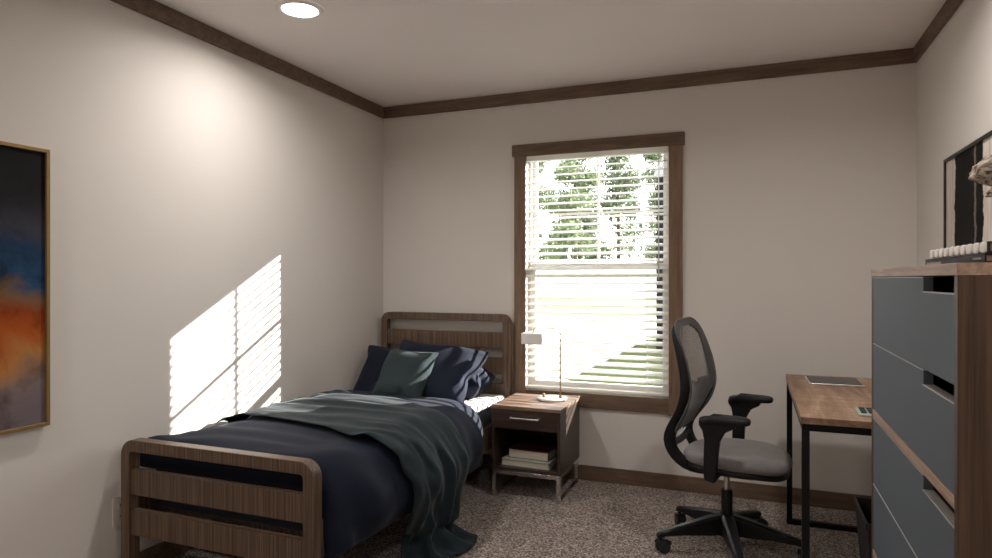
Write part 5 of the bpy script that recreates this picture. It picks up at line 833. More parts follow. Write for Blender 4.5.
pillow('p0', 'pillow', 'navy pillow leaning on the headboard beside the left wall', 'pillow', (-2.06, 3.575, .645), 54, 2, 3, M['navy'], 0, (1, .88, .85))
pillow('p1', 'pillow', 'navy pillow leaning on the headboard, right of the green cushion', 'pillow', (-1.80, 3.475, .685), 34, 4, 8, M['navy'], 0, (1, 1.12, 1.0))
pillow('p1', 'pillow', 'navy pillow lying behind the leaning pillows, near the nightstand', 'pillow', (-1.79, 3.67, .612), 4, 3, 0, M['navy'], 0, (.94, .72, 1.35))
pillow('p2', 'cushion', 'small square dark green cushion in front of the navy pillows', 'cushion', (-1.885, 3.31, .678), 49, -4, 5, M['green_cushion'], 7, (.80, .92, 1.2))


# ------------------------------------------------------------------ nightstand
NX0, NX1, NY0, NY1 = -1.392, -.984, 3.447, 3.872
ns = thing('nightstand', 'dark brown one-drawer nightstand on chrome legs, right of the bed', 'nightstand', (NX0, NY0, 0))
w, d = NX1-NX0, NY1-NY0
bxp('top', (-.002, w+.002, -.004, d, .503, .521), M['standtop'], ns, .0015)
bm = BM(); box(bm, 0, .018, 0, d, .155, .503); part('side_panel', bm, M['stand'], ns, .0015)
bm = BM(); box(bm, w-.018, w, 0, d, .155, .503); part('side_panel', bm, M['stand'], ns, .0015)
bxp('bottom_panel', (.018, w-.018, 0, d-.01, .155, .173), M['stand'], ns, .0015)
bxp('back_panel', (.018, w-.018, d-.012, d, .173, .503), M['stand'], ns, .0)
bxp('divider', (.018, w-.018, .02, d-.012, .385, .395), M['stand'], ns, .0)
dr = bxp('drawer', (.019, w-.019, -.001, .30, .396, .502), M['stand'], ns, .0015)
bm = BM(); tube(bm, [(.12, 0, .460), (.12, -.024, .460), (.29, -.024, .460), (.29, 0, .460)], .0045, 8); part('handle', bm, M['gas'], dr, smooth='auto', label='brushed steel bar handle')
sq = .011
def legframe(x):
    bm = BM(); box(bm, x-sq, x+sq, .0, 2*sq, 0, .154); box(bm, x-sq, x+sq, d-2*sq-.01, d-.01, 0, .154)
    box(bm, x-sq, x+sq, 2*sq, d-2*sq-.01, 0.0, 2*sq*.7); box(bm, x-sq, x+sq, 2*sq, d-2*sq-.01, .134, .154)
    part('leg_frame', bm, M['chrome'], ns, .001, label='chrome leg frame')
legframe(sq+.002); legframe(w-sq-.002)
for y0 in (.0, d-2*sq-.01):
    bxp('cross_bar', (2*sq+.002, w-2*sq-.002, y0, y0+2*sq, .132, .154), M['chrome'], ns, .001, label='chrome cross bar')

def book(name, label, loc, rz, L_, W_, T_, cover, text=None):
    """spine along x at y=0; book extends to +y"""
    t = thing(name, label, 'book', loc, rz)
    c = .0025
    bm = BM()
    box(bm, -L_/2, L_/2, 0, W_, 0, c); box(bm, -L_/2, L_/2, 0, W_, T_-c, T_); box(bm, -L_/2, L_/2, 0, c, c, T_-c)
    part('cover', bm, cover, t, .0008)
    bxp('page_block', (-L_/2+.004, L_/2-.004, c, W_-.004, c, T_-c), M['paper'], t, 0)
    return t
def cover_mat(n, c, r=.5): return plain(n, c, r)
# the two books on the open shelf: page edges to the room
b1 = book('book', 'large pale mint hardback lying at the bottom of the nightstand shelf', (-1.19, 3.715, .1732), pi-.06, .29, .235, .036, cover_mat('mint_cover', s2l(150,158,150)))
b2 = book('book', 'thick cream hardback with dark red cover, lying on the mint book in the nightstand', (-1.185, 3.72, .2094), pi-.06, .245, .20, .05, cover_mat('dark_red_cover', s2l(72,38,32)))

# ------------------------------------------------------------------ table lamp
lp = thing('table_lamp', 'white and brass desk lamp with a sideways shade, on the nightstand', 'lamp', (-1.118, 3.735, .521))
bm = BM(); lathe(bm, [(.001, 0), (.086, 0), (.090, .004), (.090, .010), (.082, .015), (.001, .016)], seg=40)
base = part('base', bm, M['white_enamel'], lp, smooth='auto')
bm = BM(); lathe(bm, [(.001, .0), (.008, .0), (.008, .016), (.006, .022), (.001, .022)], c=(-.045, -.02, .0155), seg=14); part('switch', bm, M['brass'], base, smooth='auto', label='small brass switch')
bm = BM(); px = .052
pts = [(px, 0, .014), (px, 0, .395)]
for k in range(1, 7):
    a = k/6*pi/2; pts.append((px-.03+.03*cos(a), 0, .395+.03*sin(a)))
pts += [(-.10, 0, .425)]
for k in range(1, 5):
    a = k/4*pi/2; pts.append((-.10-.018*sin(a), 0, .407+.018*cos(a)))
pts += [(-.118, 0, .393)]
tube(bm, pts, .0042, 10); part('arm', bm, M['brass'], lp, smooth='auto', label='thin brass post bent into an arm')
bm = BM(); lathe(bm, [(.001, .014), (.012, .014), (.012, .020), (.007, .030), (.001, .031)], c=(px, 0, 0), seg=16)
part('collar', bm, M['brass'], lp, smooth='auto')
bm = BM()                                            # shade: bent sheet, open underneath towards the window
prof = [(-.045, .0)]
prof = [(-.050, -.006), (-.050, .0), (-.050, .030), (-.046, .034), (.050, .034)]
outer = [(-.048, 0.0), (-.050, .004), (-.050, .034), (-.046, .038), (.052, .038)]
crv = [(.052 - .10*(1-cos(t)), .038 - .038*sin(t)) for t in [k/8*pi/2 for k in range(1, 9)]]
poly = [(-.050, .036), (-.046, .040), (.055, .040)] + [(.055-.012*k/8-.07*(k/8)**1.6, .040-.052*sin(k/8*pi/2)**.9) for k in range(1, 9)] + [(-.046, -.012), (-.050, -.008)]
poly = [(p_, q_*1.28) for p_, q_ in poly]; prism(bm, poly, 'x', -.178, -.046)
shade = part('shade', bm, M['white_enamel'], lp, .0015, loc=(0, 0, .345))
bm = BM(); lathe(bm, [(.001, 0), (.010, 0), (.010, .010), (.006, .014), (.001, .014)], c=(-.118, 0, .385), seg=14); part('joint', bm, M['brass'], lp, smooth='auto')
bm = BM(); tube(bm, [(.02, .085, .005), (.05, .11, .006), (.10, .125, .006), (.14, .128, .006)], .0025, 6)
part('power_cord', bm, M['white_enamel'], lp, smooth=True)

# ------------------------------------------------------------------ office chair
ch = thing('office_chair', 'black office chair with grey seat and mesh back, turned to the desk', 'chair', (-.11, 3.165, 0), radians(-10))
bm = BM(); lathe(bm, [(.001, .065), (.036, .065), (.040, .08), (.040, .125), (.032, .15), (.030, .155), (.001, .155)], seg=24)
sb = part('star_base', bm, M['plastic'], ch, smooth='auto')
for k in range(5):
    a = radians(147 + 72*k); ca, sa = cos(a), sin(a)
    # arm: tapering box-section from the hub to the caster
    bm = BM(); st = [(.025, .030, .075, .165), (.09, .028, .075, .155), (.20, .023, .080, .128), (.295, .018, .078, .106), (.320, .016, .072, .100), (.336, .010, .070, .090)]
    rings = []
    for r, hw_, zb, zt in st:
        rings.append([bm.verts.new((ca*r - sa*o, sa*r + ca*o, z_)) for o, z_ in ((-hw_, zb), (hw_, zb), (hw_, zt-.008), (hw_*.55, zt), (-hw_*.55, zt), (-hw_, zt-.008))])
    for A, B in zip(rings, rings[1:]):
        for q in range(6): bm.faces.new((A[q], A[(q+1)%6], B[(q+1)%6], B[q]))
    bm.faces.new(list(reversed(rings[0]))); bm.faces.new(rings[-1])
    leg = part('base_arm', bm, M['plastic'], ch, .003)
    bm = BM(); cx, cyy = ca*.318, sa*.318
    wa = a + 1.1 + k*.7; wx, wy = cos(wa), sin(wa)
    ox, oy = cx - wy*.012, cyy + wx*.012
    for s in (-1, 1):
        prof = [(.001, -.009), (.026, -.009), (.030, -.005), (.030, .005), (.026, .009), (.001, .009)]
        rr = []
        for r, h in prof:
            rr.append([bm.verts.new((ox + wx*(s*.014+h) + -wy*r*cos(2*pi*q/18), oy + wy*(s*.014+h) + wx*r*cos(2*pi*q/18), .030 + r*sin(2*pi*q/18))) for q in range(18)])
        for A, B in zip(rr, rr[1:]):
            for q in range(18): bm.faces.new((A[q], A[(q+1)%18], B[(q+1)%18], B[q]))
        bm.faces.new(list(reversed(rr[0]))); bm.faces.new(rr[-1])
    cs = part('caster', bm, M['wheel'], leg, smooth='auto')
    bm = BM()                                        # hood over the wheels
    K = 10; hood = []
    for q in range(K+1):
        t_ = pi*q/K*.8 + .25
        hood.append((.035*cos(t_), .030+.035*sin(t_)))
    inner = [(p[0]*.88, .030+(p[1]-.030)*.88) for p in hood]
    pl = hood + inner[::-1]
    lo = [bm.verts.new((ox + wx*-.022 - wy*p[0], oy + wy*-.022 + wx*p[0], p[1])) for p in pl]; hi = [bm.verts.new((ox + wx*.022 - wy*p[0], oy + wy*.022 + wx*p[0], p[1])) for p in pl]
    n = len(pl)
    for q in range(n): bm.faces.new((lo[q], hi[q], hi[(q+1)%n], lo[(q+1)%n]))
    for q in range(K): bm.faces.new((lo[q], lo[q+1], lo[n-2-q], lo[n-1-q])); bm.faces.new((hi[q], hi[n-1-q], hi[n-2-q], hi[q+1]))
    tube(bm, [(cx, cyy, .055), (cx, cyy, .085)], .008, 10)
    part('caster_hood', bm, M['plastic'], leg, smooth='auto')
bm = BM(); lathe(bm, [(.001, .12), (.025, .12), (.025, .272), (.023, .276), (.001, .276)], seg=24); part('column_sleeve', bm, M['plastic'], ch, smooth='auto')
bm = BM(); lathe(bm, [(.001, .27), (.0125, .27), (.0125, .375), (.001, .375)], seg=18); part('gas_column', bm, M['gas'], ch, smooth='auto', label='bright steel gas column')
# mechanism and seat pan
bm = BM(); prism(bm, [(-.10, .395), (-.075, .368), (.05, .362), (.10, .375), (.15, .40)], 'y', -.075, .075); part('tilt_mechanism', bm, M['plastic'], ch, .006)
def slab(bm, fx, fy, cx, z0, z1, n=40, e=2.6, inset=.02, crown=.012, rows=7, k2=.0):
    """rounded superellipse cushion"""
    rings = []
    prof = [(.0, z0), (.6, z0), (1-inset*4, z0), (1-.01, z0+(z1-z0)*.2), (1, z0+(z1-z0)*.5), (1-.015, z0+(z1-z0)*.8), (1-.07, z1), (.75, z1+crown*.6), (.4, z1+crown*.9), (.0, z1+crown)]
    for s, z_ in prof:
        if s == 0: rings.append([bm.verts.new((cx, 0, z_))]); continue
        ring = []
        for q in range(n):
            t = 2*pi*q/n; c_, s_ = cos(t), sin(t)
            xx = abs(c_)**(2/e)*(1 if c_ >= 0 else -1)*fx*s; yy = abs(s_)**(2/e)*(1 if s_ >= 0 else -1)*fy*s*(1-.10*max(0, -xx/fx))
            zz = z_ - (.018*max(0, xx/fx-.55)/.45 if xx > 0 else 0) + .006*(yy/fy)**2*s
            ring.append(bm.verts.new((cx+xx, yy, zz)))
        rings.append(ring)
    for A, B in zip(rings, rings[1:]):
        if len(A) == 1:
            for q in range(n): bm.faces.new((A[0], B[(q+1)%n], B[q]))
        elif len(B) == 1:
            for q in range(n): bm.faces.new((A[q], A[(q+1)%n], B[0]))
        else:
            for q in range(n): bm.faces.new((A[q], A[(q+1)%n], B[(q+1)%n], B[q]))
bm = BM(); slab(bm, .222, .228, .045, .388, .420, crown=0); part('seat_pan', bm, M['plastic'], ch, smooth=True)
bm = BM(); slab(bm, .230, .236, .045, .412, .462, crown=.012); part('seat', bm, M['seat_fabric'], ch, smooth=True, sub=1, label='light grey upholstered seat')
# back: side rails
def bx(z):      # local x of the back plane as a function of z
    P = [(.50, -.215), (.56, -.188), (.62, -.145), (.68, -.115), (.75, -.100), (.85, -.116), (.95, -.150), (1.07, -.205)]
    xs_ = np.interp([z-.03, z-.015, z, z+.015, z+.03], [p[0] for p in P], [p[1] for p in P]); return float(xs_.mean())
def hwid(z):    # half width of the panel
    w_ = .232 - .022*max(0, (z-.70)/.36)
    if z > .94: w_ *= max(0.0, 1-((z-.94)/.1152)**3.4)**(1/3.4)
    if z < .665: w_ -= .085*((.665-z)/.125)**1.6
    return w_
for s in (-1, 1):
    path = [(.02, s*.06, .378), (-.06, s*.09, .378), (-.13, s*.125, .388), (-.18, s*.14, .42), (-.212, s*.15, .465), (-.224, s*.153, .51), (-.212, s*.156, .555), (-.178, s*.172, .61), (-.148, s*.195, .665)]
    for z_ in (.73, .80, .87, .92, .97, 1.005): path.append((bx(z_)-.018+.010*max(0, (z_-.87)/.16), s*(hwid(z_)+.003), z_))
    path.append((bx(1.038)-.006, s*(hwid(1.038)), 1.038))
    rs = [.022, .025, .027, .028, .029, .030, .029, .028, .027, .026, .025, .023, .020, .017, .013, .006]
    bm = BM(); tube(bm, path, rs, 12, prof=[(.5*cos(2*pi*q/12), 1.0*sin(2*pi*q/12)) for q in range(12)])
    part('back_rail', bm, M['plastic'], ch, smooth=True, sub=1)
bm = BM(); tube(bm, [(-.217, y_, .500 - .02*(1-(y_/.152)**2)) for y_ in [-.150+.030*i for i in range(11)]], .018, 10); part('back_crossbar', bm, M['plastic'], ch, smooth=True)
# back panel surface
def backsurf(z, s, off=0.0):
    w_ = hwid(z); return Vector((bx(z) - .040*(1-s*s)*min(1, max(.05, (1.065-z)/.2))*min(1, max(.15, (z-.53)/.15)) + off, s*w_, z))
NS = 40
zs = [.545 + .395*i/28 for i in range(29)] + [.94 + .115*sin(pi/2*i/14) for i in range(1, 15)]
NZ = len(zs)-1; ss = [-1+2*j/NS for j in range(NS+1)]
def isheer(i, j):
    z_ = (zs[i]+zs[i+1])/2; s_ = (ss[j]+ss[j+1])/2
    lim = .775 - (.020 if abs(s_) < .2 else 0)
    return abs(s_) < .74 - .5*max(0, (z_-.975)/.05)**2 and lim < z_ < 1.022
bmA, bmB = BM(), BM()
for bmx, want in ((bmA, False), (bmB, True)):
    g = {}
    def gv(i, j):
        if (i, j) not in g: g[(i, j)] = bmx.verts.new(backsurf(zs[i], ss[j]))
        return g[(i, j)]
    for i in range(NZ):
        for j in range(NS):
            if isheer(i, j) == want: bmx.faces.new((gv(i, j), gv(i, j+1), gv(i+1, j+1), gv(i+1, j)))
bmesh.ops.remove_doubles(bmA, verts=bmA.verts[:], dist=.0004)
part('back_panel', bmA, M['panel_fabric'], ch, smooth=True, solid=.008, label='solid grey fabric border of the backrest')
part('mesh_panel', bmB, M['mesh'], ch, smooth=True, label='sheer grey mesh of the backrest')
bm = BM(); ed = [backsurf(zs[i], 1) for i in range(NZ)] + [backsurf(zs[i], -1) for i in range(NZ-1, -1, -1)]
tube(bm, ed, .0055, 8); part('piping', bm, M['panel_fabric'], ch, smooth=True)
# armrests
for s in (-1, 1):
    bm = BM(); yc = s*.290
    out = []
    prf = [(-.052, .622), (-.038, .60), (-.030, .56), (-.032, .50), (-.034, .43), (-.030, .392), (.012, .382), (.020, .41), (.026, .50), (.034, .56), (.055, .60), (.095, .622), (.10, .642), (-.054, .642)]
    prism(bm, prf, 'y', yc-s*.020, yc+s*.012)
    ar = part('armrest', bm, M['plastic'], ch, .006, seg=3)
    bm = BM(); box(bm, -.020, .016, min(s*.03, yc), max(s*.03, yc), .384, .404); part('arm_bracket', bm, M['plastic'], ar, .006)
    bm = BM(); K = 28; rings = []
    for zz, sc in ((.640, .90), (.644, .98), (.655, 1), (.664, .97), (.669, .86), (.671, .5)):
        rings.append([bm.verts.new((.052 + .104*sc*abs(cos(2*pi*q/K))**.62*(1 if cos(2*pi*q/K) >= 0 else -1), yc + .042*(sc if sc > .9 else sc*.98)*abs(sin(2*pi*q/K))**.62*(1 if sin(2*pi*q/K) >= 0 else -1), zz - .010*(cos(2*pi*q/K) < -.6))) for q in range(K)])
    for A, B in zip(rings, rings[1:]):
        for q in range(K): bm.faces.new((A[q], A[(q+1)%K], B[(q+1)%K], B[q]))
    bm.faces.new(list(reversed(rings[0]))); bm.faces.new(rings[-1])
    part('arm_pad', bm, M['plastic_soft'], ar, smooth=True)

# ------------------------------------------------------------------ desk
DX0, DX1, DY0, DY1, DZ = .158, .780, 2.52, 3.63, .757
dk = thing('desk', 'wooden desk on a black square-tube metal frame, against the right wall', 'desk', (DX0, DY0, 0))
w, d = DX1-DX0, DY1-DY0
bxp('desktop', (0, w, 0, d, DZ-.024, DZ), M['desk'], dk, .0015)
q = .025
bm = BM(); box(bm, .004, w-.004, .004, .004+q, DZ-.024-q, DZ-.024); box(bm, .004, w-.004, d-.004-q, d-.004, DZ-.024-q, DZ-.024)
box(bm, .004, .004+q, .004+q, d-.004-q, DZ-.024-q, DZ-.024); box(bm, w-.004-q, w-.004, .004+q, d-.004-q, DZ-.024-q, DZ-.024)
part('top_frame', bm, M['black_metal'], dk, .001)
for x in (.004, w-.004-q):
    for y in (.004, d-.004-q):
        bxp('leg', (x, x+q, y, y+q, 0, DZ-.024-q), M['black_metal'], dk, .001)
for y in (.004, d-.004-q): bxp('floor_rail', (.004+q, w-.004-q, y, y+q, 0, q), M['black_metal'], dk, .001)
# slim laptop on the desk
lt = thing('laptop', 'slim closed dark grey laptop with silver rim, on the far end of the desk', 'laptop', (.353, 3.41, DZ), radians(.5))
bm = BM(); box(bm, -.114, .114, -.110, .110, 0, .009); part('laptop_base', bm, plain('silver_case', rgb(.72,.70,.68), .25, .8), lt, .003)
bm = BM(); box(bm, -.107, .107, -.103, .107, .009, .012); part('laptop_lid', bm, plain('dark_grey_lid', s2l(78,74,74), .4, .2), lt, .002)
# calculator
ca_ = thing('calculator', 'pale mint desk calculator with dark keys, at the near end of the desk', 'calculator', (.350, 2.605, DZ))
bm = BM(); prism(bm, [(0, .0), (.105, .0), (.105, .012), (0, .006)], 'x', 0, .115); part('case', bm, plain('mint_case', s2l(160,172,164), .4), ca_, .002)
km = plain('dark_green_key', s2l(34,50,46), .5)
kme = None
for r_ in range(3):
    for c_ in range(4):
        zk = .006 + .006*((.034+r_*.027)/.105)
        if kme is None:
            bm = BM(); box(bm, -.009, .009, -.010, .010, 0, .006); o = part('key', bm, km, ca_, .0015); kme = o.data
        else:
            o = bpy.data.objects.new('key', kme); COL.objects.link(o); o.parent = ca_
            b_ = o.modifiers.new('bevel', 'BEVEL'); b_.width = .0015; b_.segments = 2
        o.location = (.02+c_*.025, .034+r_*.027, zk)
# bin under the desk
wb = thing('waste_bin', 'black rectangular waste bin on the carpet under the desk', 'bin', (.41, 2.845, 0))
bm = BM()
x0, x1, y0, y1, hh = 0, .22, 0, .33, .30
outer_b = [(x0+.02, y0+.02), (x1-.02, y0+.02), (x1-.02, y1-.02), (x0+.02, y1-.02)]
outer_t = [(x0, y0), (x1, y0), (x1, y1), (x0, y1)]
inn_t = [(x0+.006, y0+.006), (x1-.006, y0+.006), (x1-.006, y1-.006), (x0+.006, y1-.006)]
inn_b = [(x0+.025, y0+.025), (x1-.025, y0+.025), (x1-.025, y1-.025), (x0+.025, y1-.025)]
R = [[bm.verts.new((px_, py_, z_)) for px_, py_ in P] for P, z_ in ((outer_b, 0), (outer_t, hh), (inn_t, hh), (inn_b, .006))]
for A, B in zip(R, R[1:]):
    for k in range(4): bm.faces.new((A[k], A[(k+1)%4], B[(k+1)%4], B[k]))
bm.faces.new(list(reversed(R[0]))); bm.faces.new(R[3])
part('bin_body', bm, M['bin'], wb, .006, seg=3)
bm = BM()
box(bm, -.005, .0035, -.005, .335, hh-.022, hh+.002); box(bm, .2165, .225, -.005, .335, hh-.022, hh+.002)
box(bm, .0035, .2165, -.005, .0035, hh-.022, hh+.002); box(bm, .0035, .2165, .3265, .335, hh-.022, hh+.002)
part('rim', bm, M['bin'], wb, .002)

# ------------------------------------------------------------------ tall drawer cabinet
CX0, CY0, CY1, CZT = .315, 1.277, 2.11, 1.270
cb = thing('drawer_cabinet', 'tall brown wood cabinet with six blue-grey drawers, at the right edge', 'cabinet', (CX0, CY0, 0))
d = CY1-CY0; w = XR-.004-CX0; t = .019
bxp('top', (-.001, w, -.001, d+.001, CZT-.021, CZT), M['cabtop'], cb, .001)
bxp('side_panel', (0, w, 0, t, 0, CZT-.021), M['cabwood'], cb, .001)
bxp('side_panel', (0, w, d-t, d, 0, CZT-.021), M['cabwood'], cb, .001)
bxp('back_panel', (w-.008, w, t, d-t, 0, CZT-.021), M['cabwood'], cb, 0)
zr = [(.855, .877), (.460, .482)]
for z0, z1 in zr: bxp('shelf_rail', (0, w-.01, t, d-t, z0, z1), M['cabtop'], cb, .001)
bxp('plinth', (.01, w-.01, t, d-t, 0, .06), M['cabwood'], cb, .001)
segs = [(1.249, .877), (.855, .482), (.460, .06)]
fy0, fy1 = t+.0015, d-t-.0015
nl, nh = .216, .029
for zt, zb in segs:
    zm = (zt+zb)/2
    for a, b in ((zt-.002, zm+.0008), (zm-.0008, zb+.002)):
        # outline in (y, z); notch at the near upper corner
        poly = [(fy0, b), (fy1, b), (fy1, a), (fy0+nl, a), (fy0+nl, a-nh), (fy0, a-nh)]
        bm = BM(); prism(bm, poly, 'x', .001, .019)
        o = part('drawer', bm, M['grey_front'], cb, .0012)
        bm = BM(); box(bm, .0, .019, fy0+nl, fy1, a-.0016, a+.0004); box(bm, .0, .019, fy0, fy0+nl, a-nh-.0016, a-nh+.0004); part('edge_highlight', bm, M['edge'], o, label='pale strip painted as light caught on the drawer edge')  # thin pale strips stand in for light catching the upper edges
        bm = BM()
        box(bm, .0195, w-.05, fy0+.012, fy0+.024, b+.01, a-.032); box(bm, .0195, w-.05, fy1-.024, fy1-.012, b+.01, a-.02)
        box(bm, .0195, w-.05, fy0+.024, fy1-.024, b+.01, b+.018); box(bm, w-.062, w-.05, fy0+.024, fy1-.024, b+.018, a-.02)
        box(bm, .0195, .03, fy0+.024, fy1-.024, b+.018, a-.034)
        part('drawer_box', bm, M['dark_inside'], o)

# books on the cabinet (spines towards the bed)
SB = plain('black_book_cover', s2l(36,34,34), .6, 0, .2)
def cab_book(label, x, y0, y1, z, T_, W_, cover):
    t_ = thing('book', label, 'book', (x, y0, z)); L_ = y1-y0; c = .003
    bm = BM(); box(bm, 0, W_, 0, L_, 0, c); box(bm, 0, W_, 0, L_, T_-c, T_); box(bm, 0, c, 0, L_, c, T_-c)
    part('cover', bm, cover, t_, .0008)
    bxp('page_block', (c, W_-.004, .004, L_-.004, c, T_-c), plain('kraft_pages', s2l(150,124,104), .8), t_, 0)
    return t_
bb = cab_book('flat black hardback, under the ring-spined book on the tall cabinet', .36, 1.305, 1.705, CZT, .0165, .26, SB)
LM = plain('grey_spine_print', s2l(150,142,138), .6)
rp = random.Random(5)                                # small illegible print on the spine
for y0, y1, z0, h_ in ((.27, .388, .0040, .0062), (.018, .062, .0068, .0030)):
    y = y0; bm = BM(); prev = None
    while y < y1:                                    # one ragged strip of letter-height teeth on a thin base line
        w_ = rp.uniform(.0016, .0045); tp = z0+h_*rp.uniform(.6, 1)
        box(bm, -.0004, .0, y, min(y+w_, y1), z0, tp); box(bm, -.0004, .0, min(y+w_, y1), min(y+w_+.0012, y1+.0002), z0, z0+h_*.35); y += w_ + .0012
    bmesh.ops.remove_doubles(bm, verts=bm.verts[:], dist=.00002)
    part('spine_print', bm, LM, bb)
bt = cab_book('black book with white rounded ring bands along its spine, topmost on the tall cabinet', .366, 1.308, 1.682, CZT+.0167, .0195, .235, SB)
bme = None
for i in range(10):
    y = .019 + i*.0372
    if bme is None:
        bm = BM(); K = 16; rings = []
        for xx, sc in ((-.0002, 1), (-.0025, .97), (-.0042, .88), (-.005, .6)):
            rings.append([bm.verts.new((xx, .0130*sc*abs(cos(2*pi*k/K))**.5*(1 if cos(2*pi*k/K) > 0 else -1), .0100*sc*abs(sin(2*pi*k/K))**.5*(1 if sin(2*pi*k/K) > 0 else -1))) for k in range(K)])
        for A, B in zip(rings, rings[1:]):
            for k in range(K): bm.faces.new((A[k], A[(k+1)%K], B[(k+1)%K], B[k]))
        bm.faces.new(list(reversed(rings[0]))); bm.faces.new(rings[-1])
        o = part('spine_ring', bm, plain('white_ring', s2l(242,238,232), .45), bt, smooth=True, label='white rounded spine band'); bme = o.data
    else:
        o = bpy.data.objects.new('spine_ring', bme); COL.objects.link(o); o.parent = bt
        o['label'] = 'white rounded spine band'
    o.location = (0, y, .00975)

# sculpture: weathered pods on a thin stand, mostly past the right edge
sc_ = thing('driftwood_sculpture', 'weathered grey driftwood pod sculpture on a stand, behind the books on the cabinet', 'sculpture', (.497, 1.73, CZT))
bm = BM(); lathe(bm, [(.001, 0), (.055, 0), (.055, .012), (.05, .015), (.001, .015)], seg=28); part('stand_base', bm, M['black_metal'], sc_, smooth='auto')
bm = BM(); tube(bm, [(0, 0, .012), (0, 0, .19)], .004, 8); part('rod', bm, M['black_metal'], sc_, smooth=True)
from mathutils import noise as mn
def pod(cx, cz, a, b, c, tilt, tip):
    bm = BM(); bmesh.ops.create_icosphere(bm, subdivisions=4, radius=1)
    for v in bm.verts:
        p = v.co.copy(); n = mn.noise(p*2.3+Vector((cx*30, 0, 3)))*.16 + mn.noise(p*6)*.07 + abs(mn.noise(Vector((p.x*1.5, p.y*5, p.z*7))))*.10
        k = 1+n; tp = 1 - tip*max(0, -p.x)**2
        q = Vector((p.x*a*k, p.y*b*k*tp, p.z*c*k*tp)); q.rotate(Matrix.Rotation(tilt, 3, 'Y')); v.co = q + Vector((cx, 0, cz))
    part('pod', bm, M['drift'], sc_, smooth=True, label='rough grey driftwood pod')
pod(.026, .216, .072, .044, .037, radians(-9), .05)
pod(.040, .181, .060, .036, .024, radians(-22), .5)
pod(.075, .240, .05, .034, .030, radians(20), .3)

# ------------------------------------------------------------------ pictures
pc = thing('framed_painting', 'tall abstract painting in orange, blue and black with a gold frame, on the left wall', 'picture', (XL, .84, .710))
ph_, pw_ = 1.004, .760
bxp('canvas', (.004, .020, .013, pw_-.013, .013, ph_-.013), M['art_dusk'], pc, 0)
bm = BM(); F = .013
box(bm, 0, .030, 0, F, 0, ph_); box(bm, 0, .030, pw_-F, pw_, 0, ph_); box(bm, 0, .030, F, pw_-F, 0, F); box(bm, 0, .030, F, pw_-F, ph_-F, ph_)
part('frame', bm, M['gold'], pc, .0015)
p2 = thing('framed_print', 'black-framed print of broad black brush strokes on white, on the right wall', 'picture', (XR, 3.335, 1.03))
ph_, pw_ = .730, .78
bxp('canvas', (-.016, -.004, -pw_+.014, -.014, .014, ph_-.014), M['art_bw'], p2, 0)
bm = BM(); F = .014
box(bm, -.024, 0, -F, 0, 0, ph_); box(bm, -.024, 0, -pw_, -pw_+F, 0, ph_); box(bm, -.024, 0, -pw_+F, -F, 0, F); box(bm, -.024, 0, -pw_+F, -F, ph_-F, ph_)
part('frame', bm, M['black_frame'], p2, .001)
# outlet
ol = thing('wall_outlet', 'white wall outlet plate low on the left wall, beside the footboard', 'outlet', (XL, 1.905, .295))
bxp('plate', (0, .006, -.037, .037, -.060, .060), M['plate'], ol, .002)
for z_ in (-.022, .022):
    s_ = bxp('socket', (.006, .008, -.016, .016, z_-.014, z_+.014), M['plate'], ol, .003)
    bm = BM(); box(bm, .008, .0083, -.008, -.005, z_-.004, z_+.006); box(bm, .008, .0083, .005, .008, z_-.004, z_+.006); part('slot', bm, M['slot'], s_)

# ------------------------------------------------------------------ outdoors
GZ = -.60
bm = BM(); box(bm, -160, 160, YB+TH+.3, 320, GZ-.3, GZ); o = struct('lawn', bm, M['grass'])
bm = BM(); prism(bm, [(-12, 4.6), (-3.3, 4.6), (-2.9, 21.5), (-12, 21.5)], 'z', GZ-.02, GZ+.03); struct('driveway', bm, M['concrete'])
bm = BM(); box(bm, -120, 120, 21.5, 31, GZ-.02, GZ+.03); struct('road', bm, M['concrete'])
bm = BM(); box(bm, -120, 120, 66, 80, GZ-.02, GZ+.03); struct('far_lane', bm, M['concrete'])
nh_ = thing('neighbour_house', 'dark slate-sided house outside, seen past the right side of the window', 'building', (-2.23, 16.6, GZ))
bm = BM(); box(bm, 0, 7, 0, 4, 0, 4.4)
hw_ = part('wall', bm, M['siding'], nh_, .0)
bm = BM()
for k in range(18): box(bm, -.015, 7.015, -.02, 0, .05+k*.24, .05+k*.24+.225)
part('clapboard', bm, M['siding'], nh_, kind='stuff')
bm = BM(); prism(bm, [(-.3, 4.4), (4.3, 4.4), (2, 5.4)], 'x', -.05, 7.3); part('roof', bm, M['roofing'], nh_)
rnd = random.Random(11)
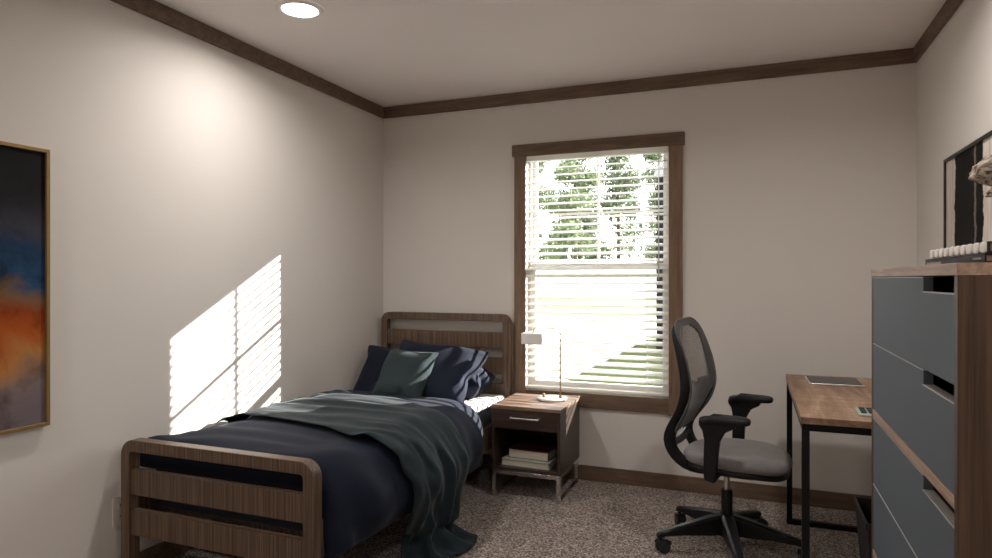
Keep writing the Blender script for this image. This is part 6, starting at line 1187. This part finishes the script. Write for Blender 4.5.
def tree(x, y, h, cr, n, mat, lab, ls=.28):
    t_ = thing('tree', lab, 'tree', (x, y, GZ), 0, 'trees beyond the far lane')
    bm = BM(); tube(bm, [(0, 0, 0), (.1, 0, h*.3), (-.05, .1, h*.6), (.05, 0, h*.9)], [.014*h, .011*h, .008*h, .003*h], 9)
    for k in range(7):
        a = k*2.4; z0 = h*(.28+.08*k); r_ = cr*(.8-.06*k)
        tube(bm, [(0, 0, z0), (r_*.5*cos(a), r_*.5*sin(a), z0+r_*.35), (r_*cos(a), r_*sin(a), z0+r_*.55)], [.005*h, .003*h, .001*h], 6)
    part('trunk', bm, M['bark'], t_, smooth=True)
    blobs = []
    for k in range(26):
        a = rnd.uniform(0, 2*pi); rr = cr*sqrt(rnd.random())*.8; zz = h*rnd.uniform(.17, .95)
        blobs.append((rr*cos(a)*(1.25-zz/h), rr*sin(a)*(1.25-zz/h), zz, cr*rnd.uniform(.25, .42)))
    vs, fs = [], []
    for k in range(n):
        bx_, by_, bz_, br_ = blobs[k % 26]
        d_ = Vector((rnd.gauss(0, 1), rnd.gauss(0, 1), rnd.gauss(0, .8))).normalized()*br_*rnd.random()**.4
        p = Vector((bx_, by_, bz_)) + d_
        u_ = Vector((rnd.gauss(0, 1), rnd.gauss(0, 1), rnd.gauss(0, 1))).normalized(); v_ = u_.orthogonal().normalized()
        s_ = ls*rnd.uniform(.6, 1.3); i0 = len(vs)
        vs += [p-u_*s_, p+v_*s_*.45, p+u_*s_, p-v_*s_*.45]; fs.append((i0, i0+1, i0+2, i0+3))
    me = bpy.data.meshes.new('foliage'); me.from_pydata(vs, [], fs)
    part_me('foliage', me, mat, t_, kind='stuff')
fb_ = thing('long_outbuilding', 'long low white outbuilding with a grey roof across the far lane', 'building', (-40, 70, GZ))
bm = BM(); box(bm, 0, 52, 0, 6, 0, 3.0); part('wall', bm, plain('white_siding', rgb(.75,.75,.74), .8), fb_)
bm = BM(); prism(bm, [(-.5, 3.0), (6.5, 3.0), (3, 3.75)], 'x', -.4, 52.4); part('roof', bm, plain('grey_roof_sheet', rgb(.40,.42,.46), .7), fb_)
for k in range(6):
    w_ = bxp('door', (4+k*8, 6.6+k*8, -.06, .0, 0, 2.3), M['white_vinyl'], fb_, .01)
tl = [('leafy tree beyond the far lane, leftmost through the blind', -38, 88), ('dark tree beyond the far lane, behind the left jamb of the window', -34, 101),
      ('green tree beyond the far lane, through the left part of the blind', -29, 114), ('tall dark tree beyond the far lane, just left of the middle window bar', -23, 88),
      ('green tree beyond the far lane, just right of the middle window bar', -19.5, 101), ('dark tree beyond the far lane, through the right part of the blind', -15, 114),
      ('green tree beyond the far lane, beside the slate house', -9.5, 88)]
for i, (lab, x, y) in enumerate(tl):
    tree(x, y, 23.0 + (i*37 % 5)*.6 + (i % 3)*2.5, 4.9 + (i % 3)*.4, 7000, M['leaf_a'] if i % 2 == 0 else M['leaf_b'], lab, .34)
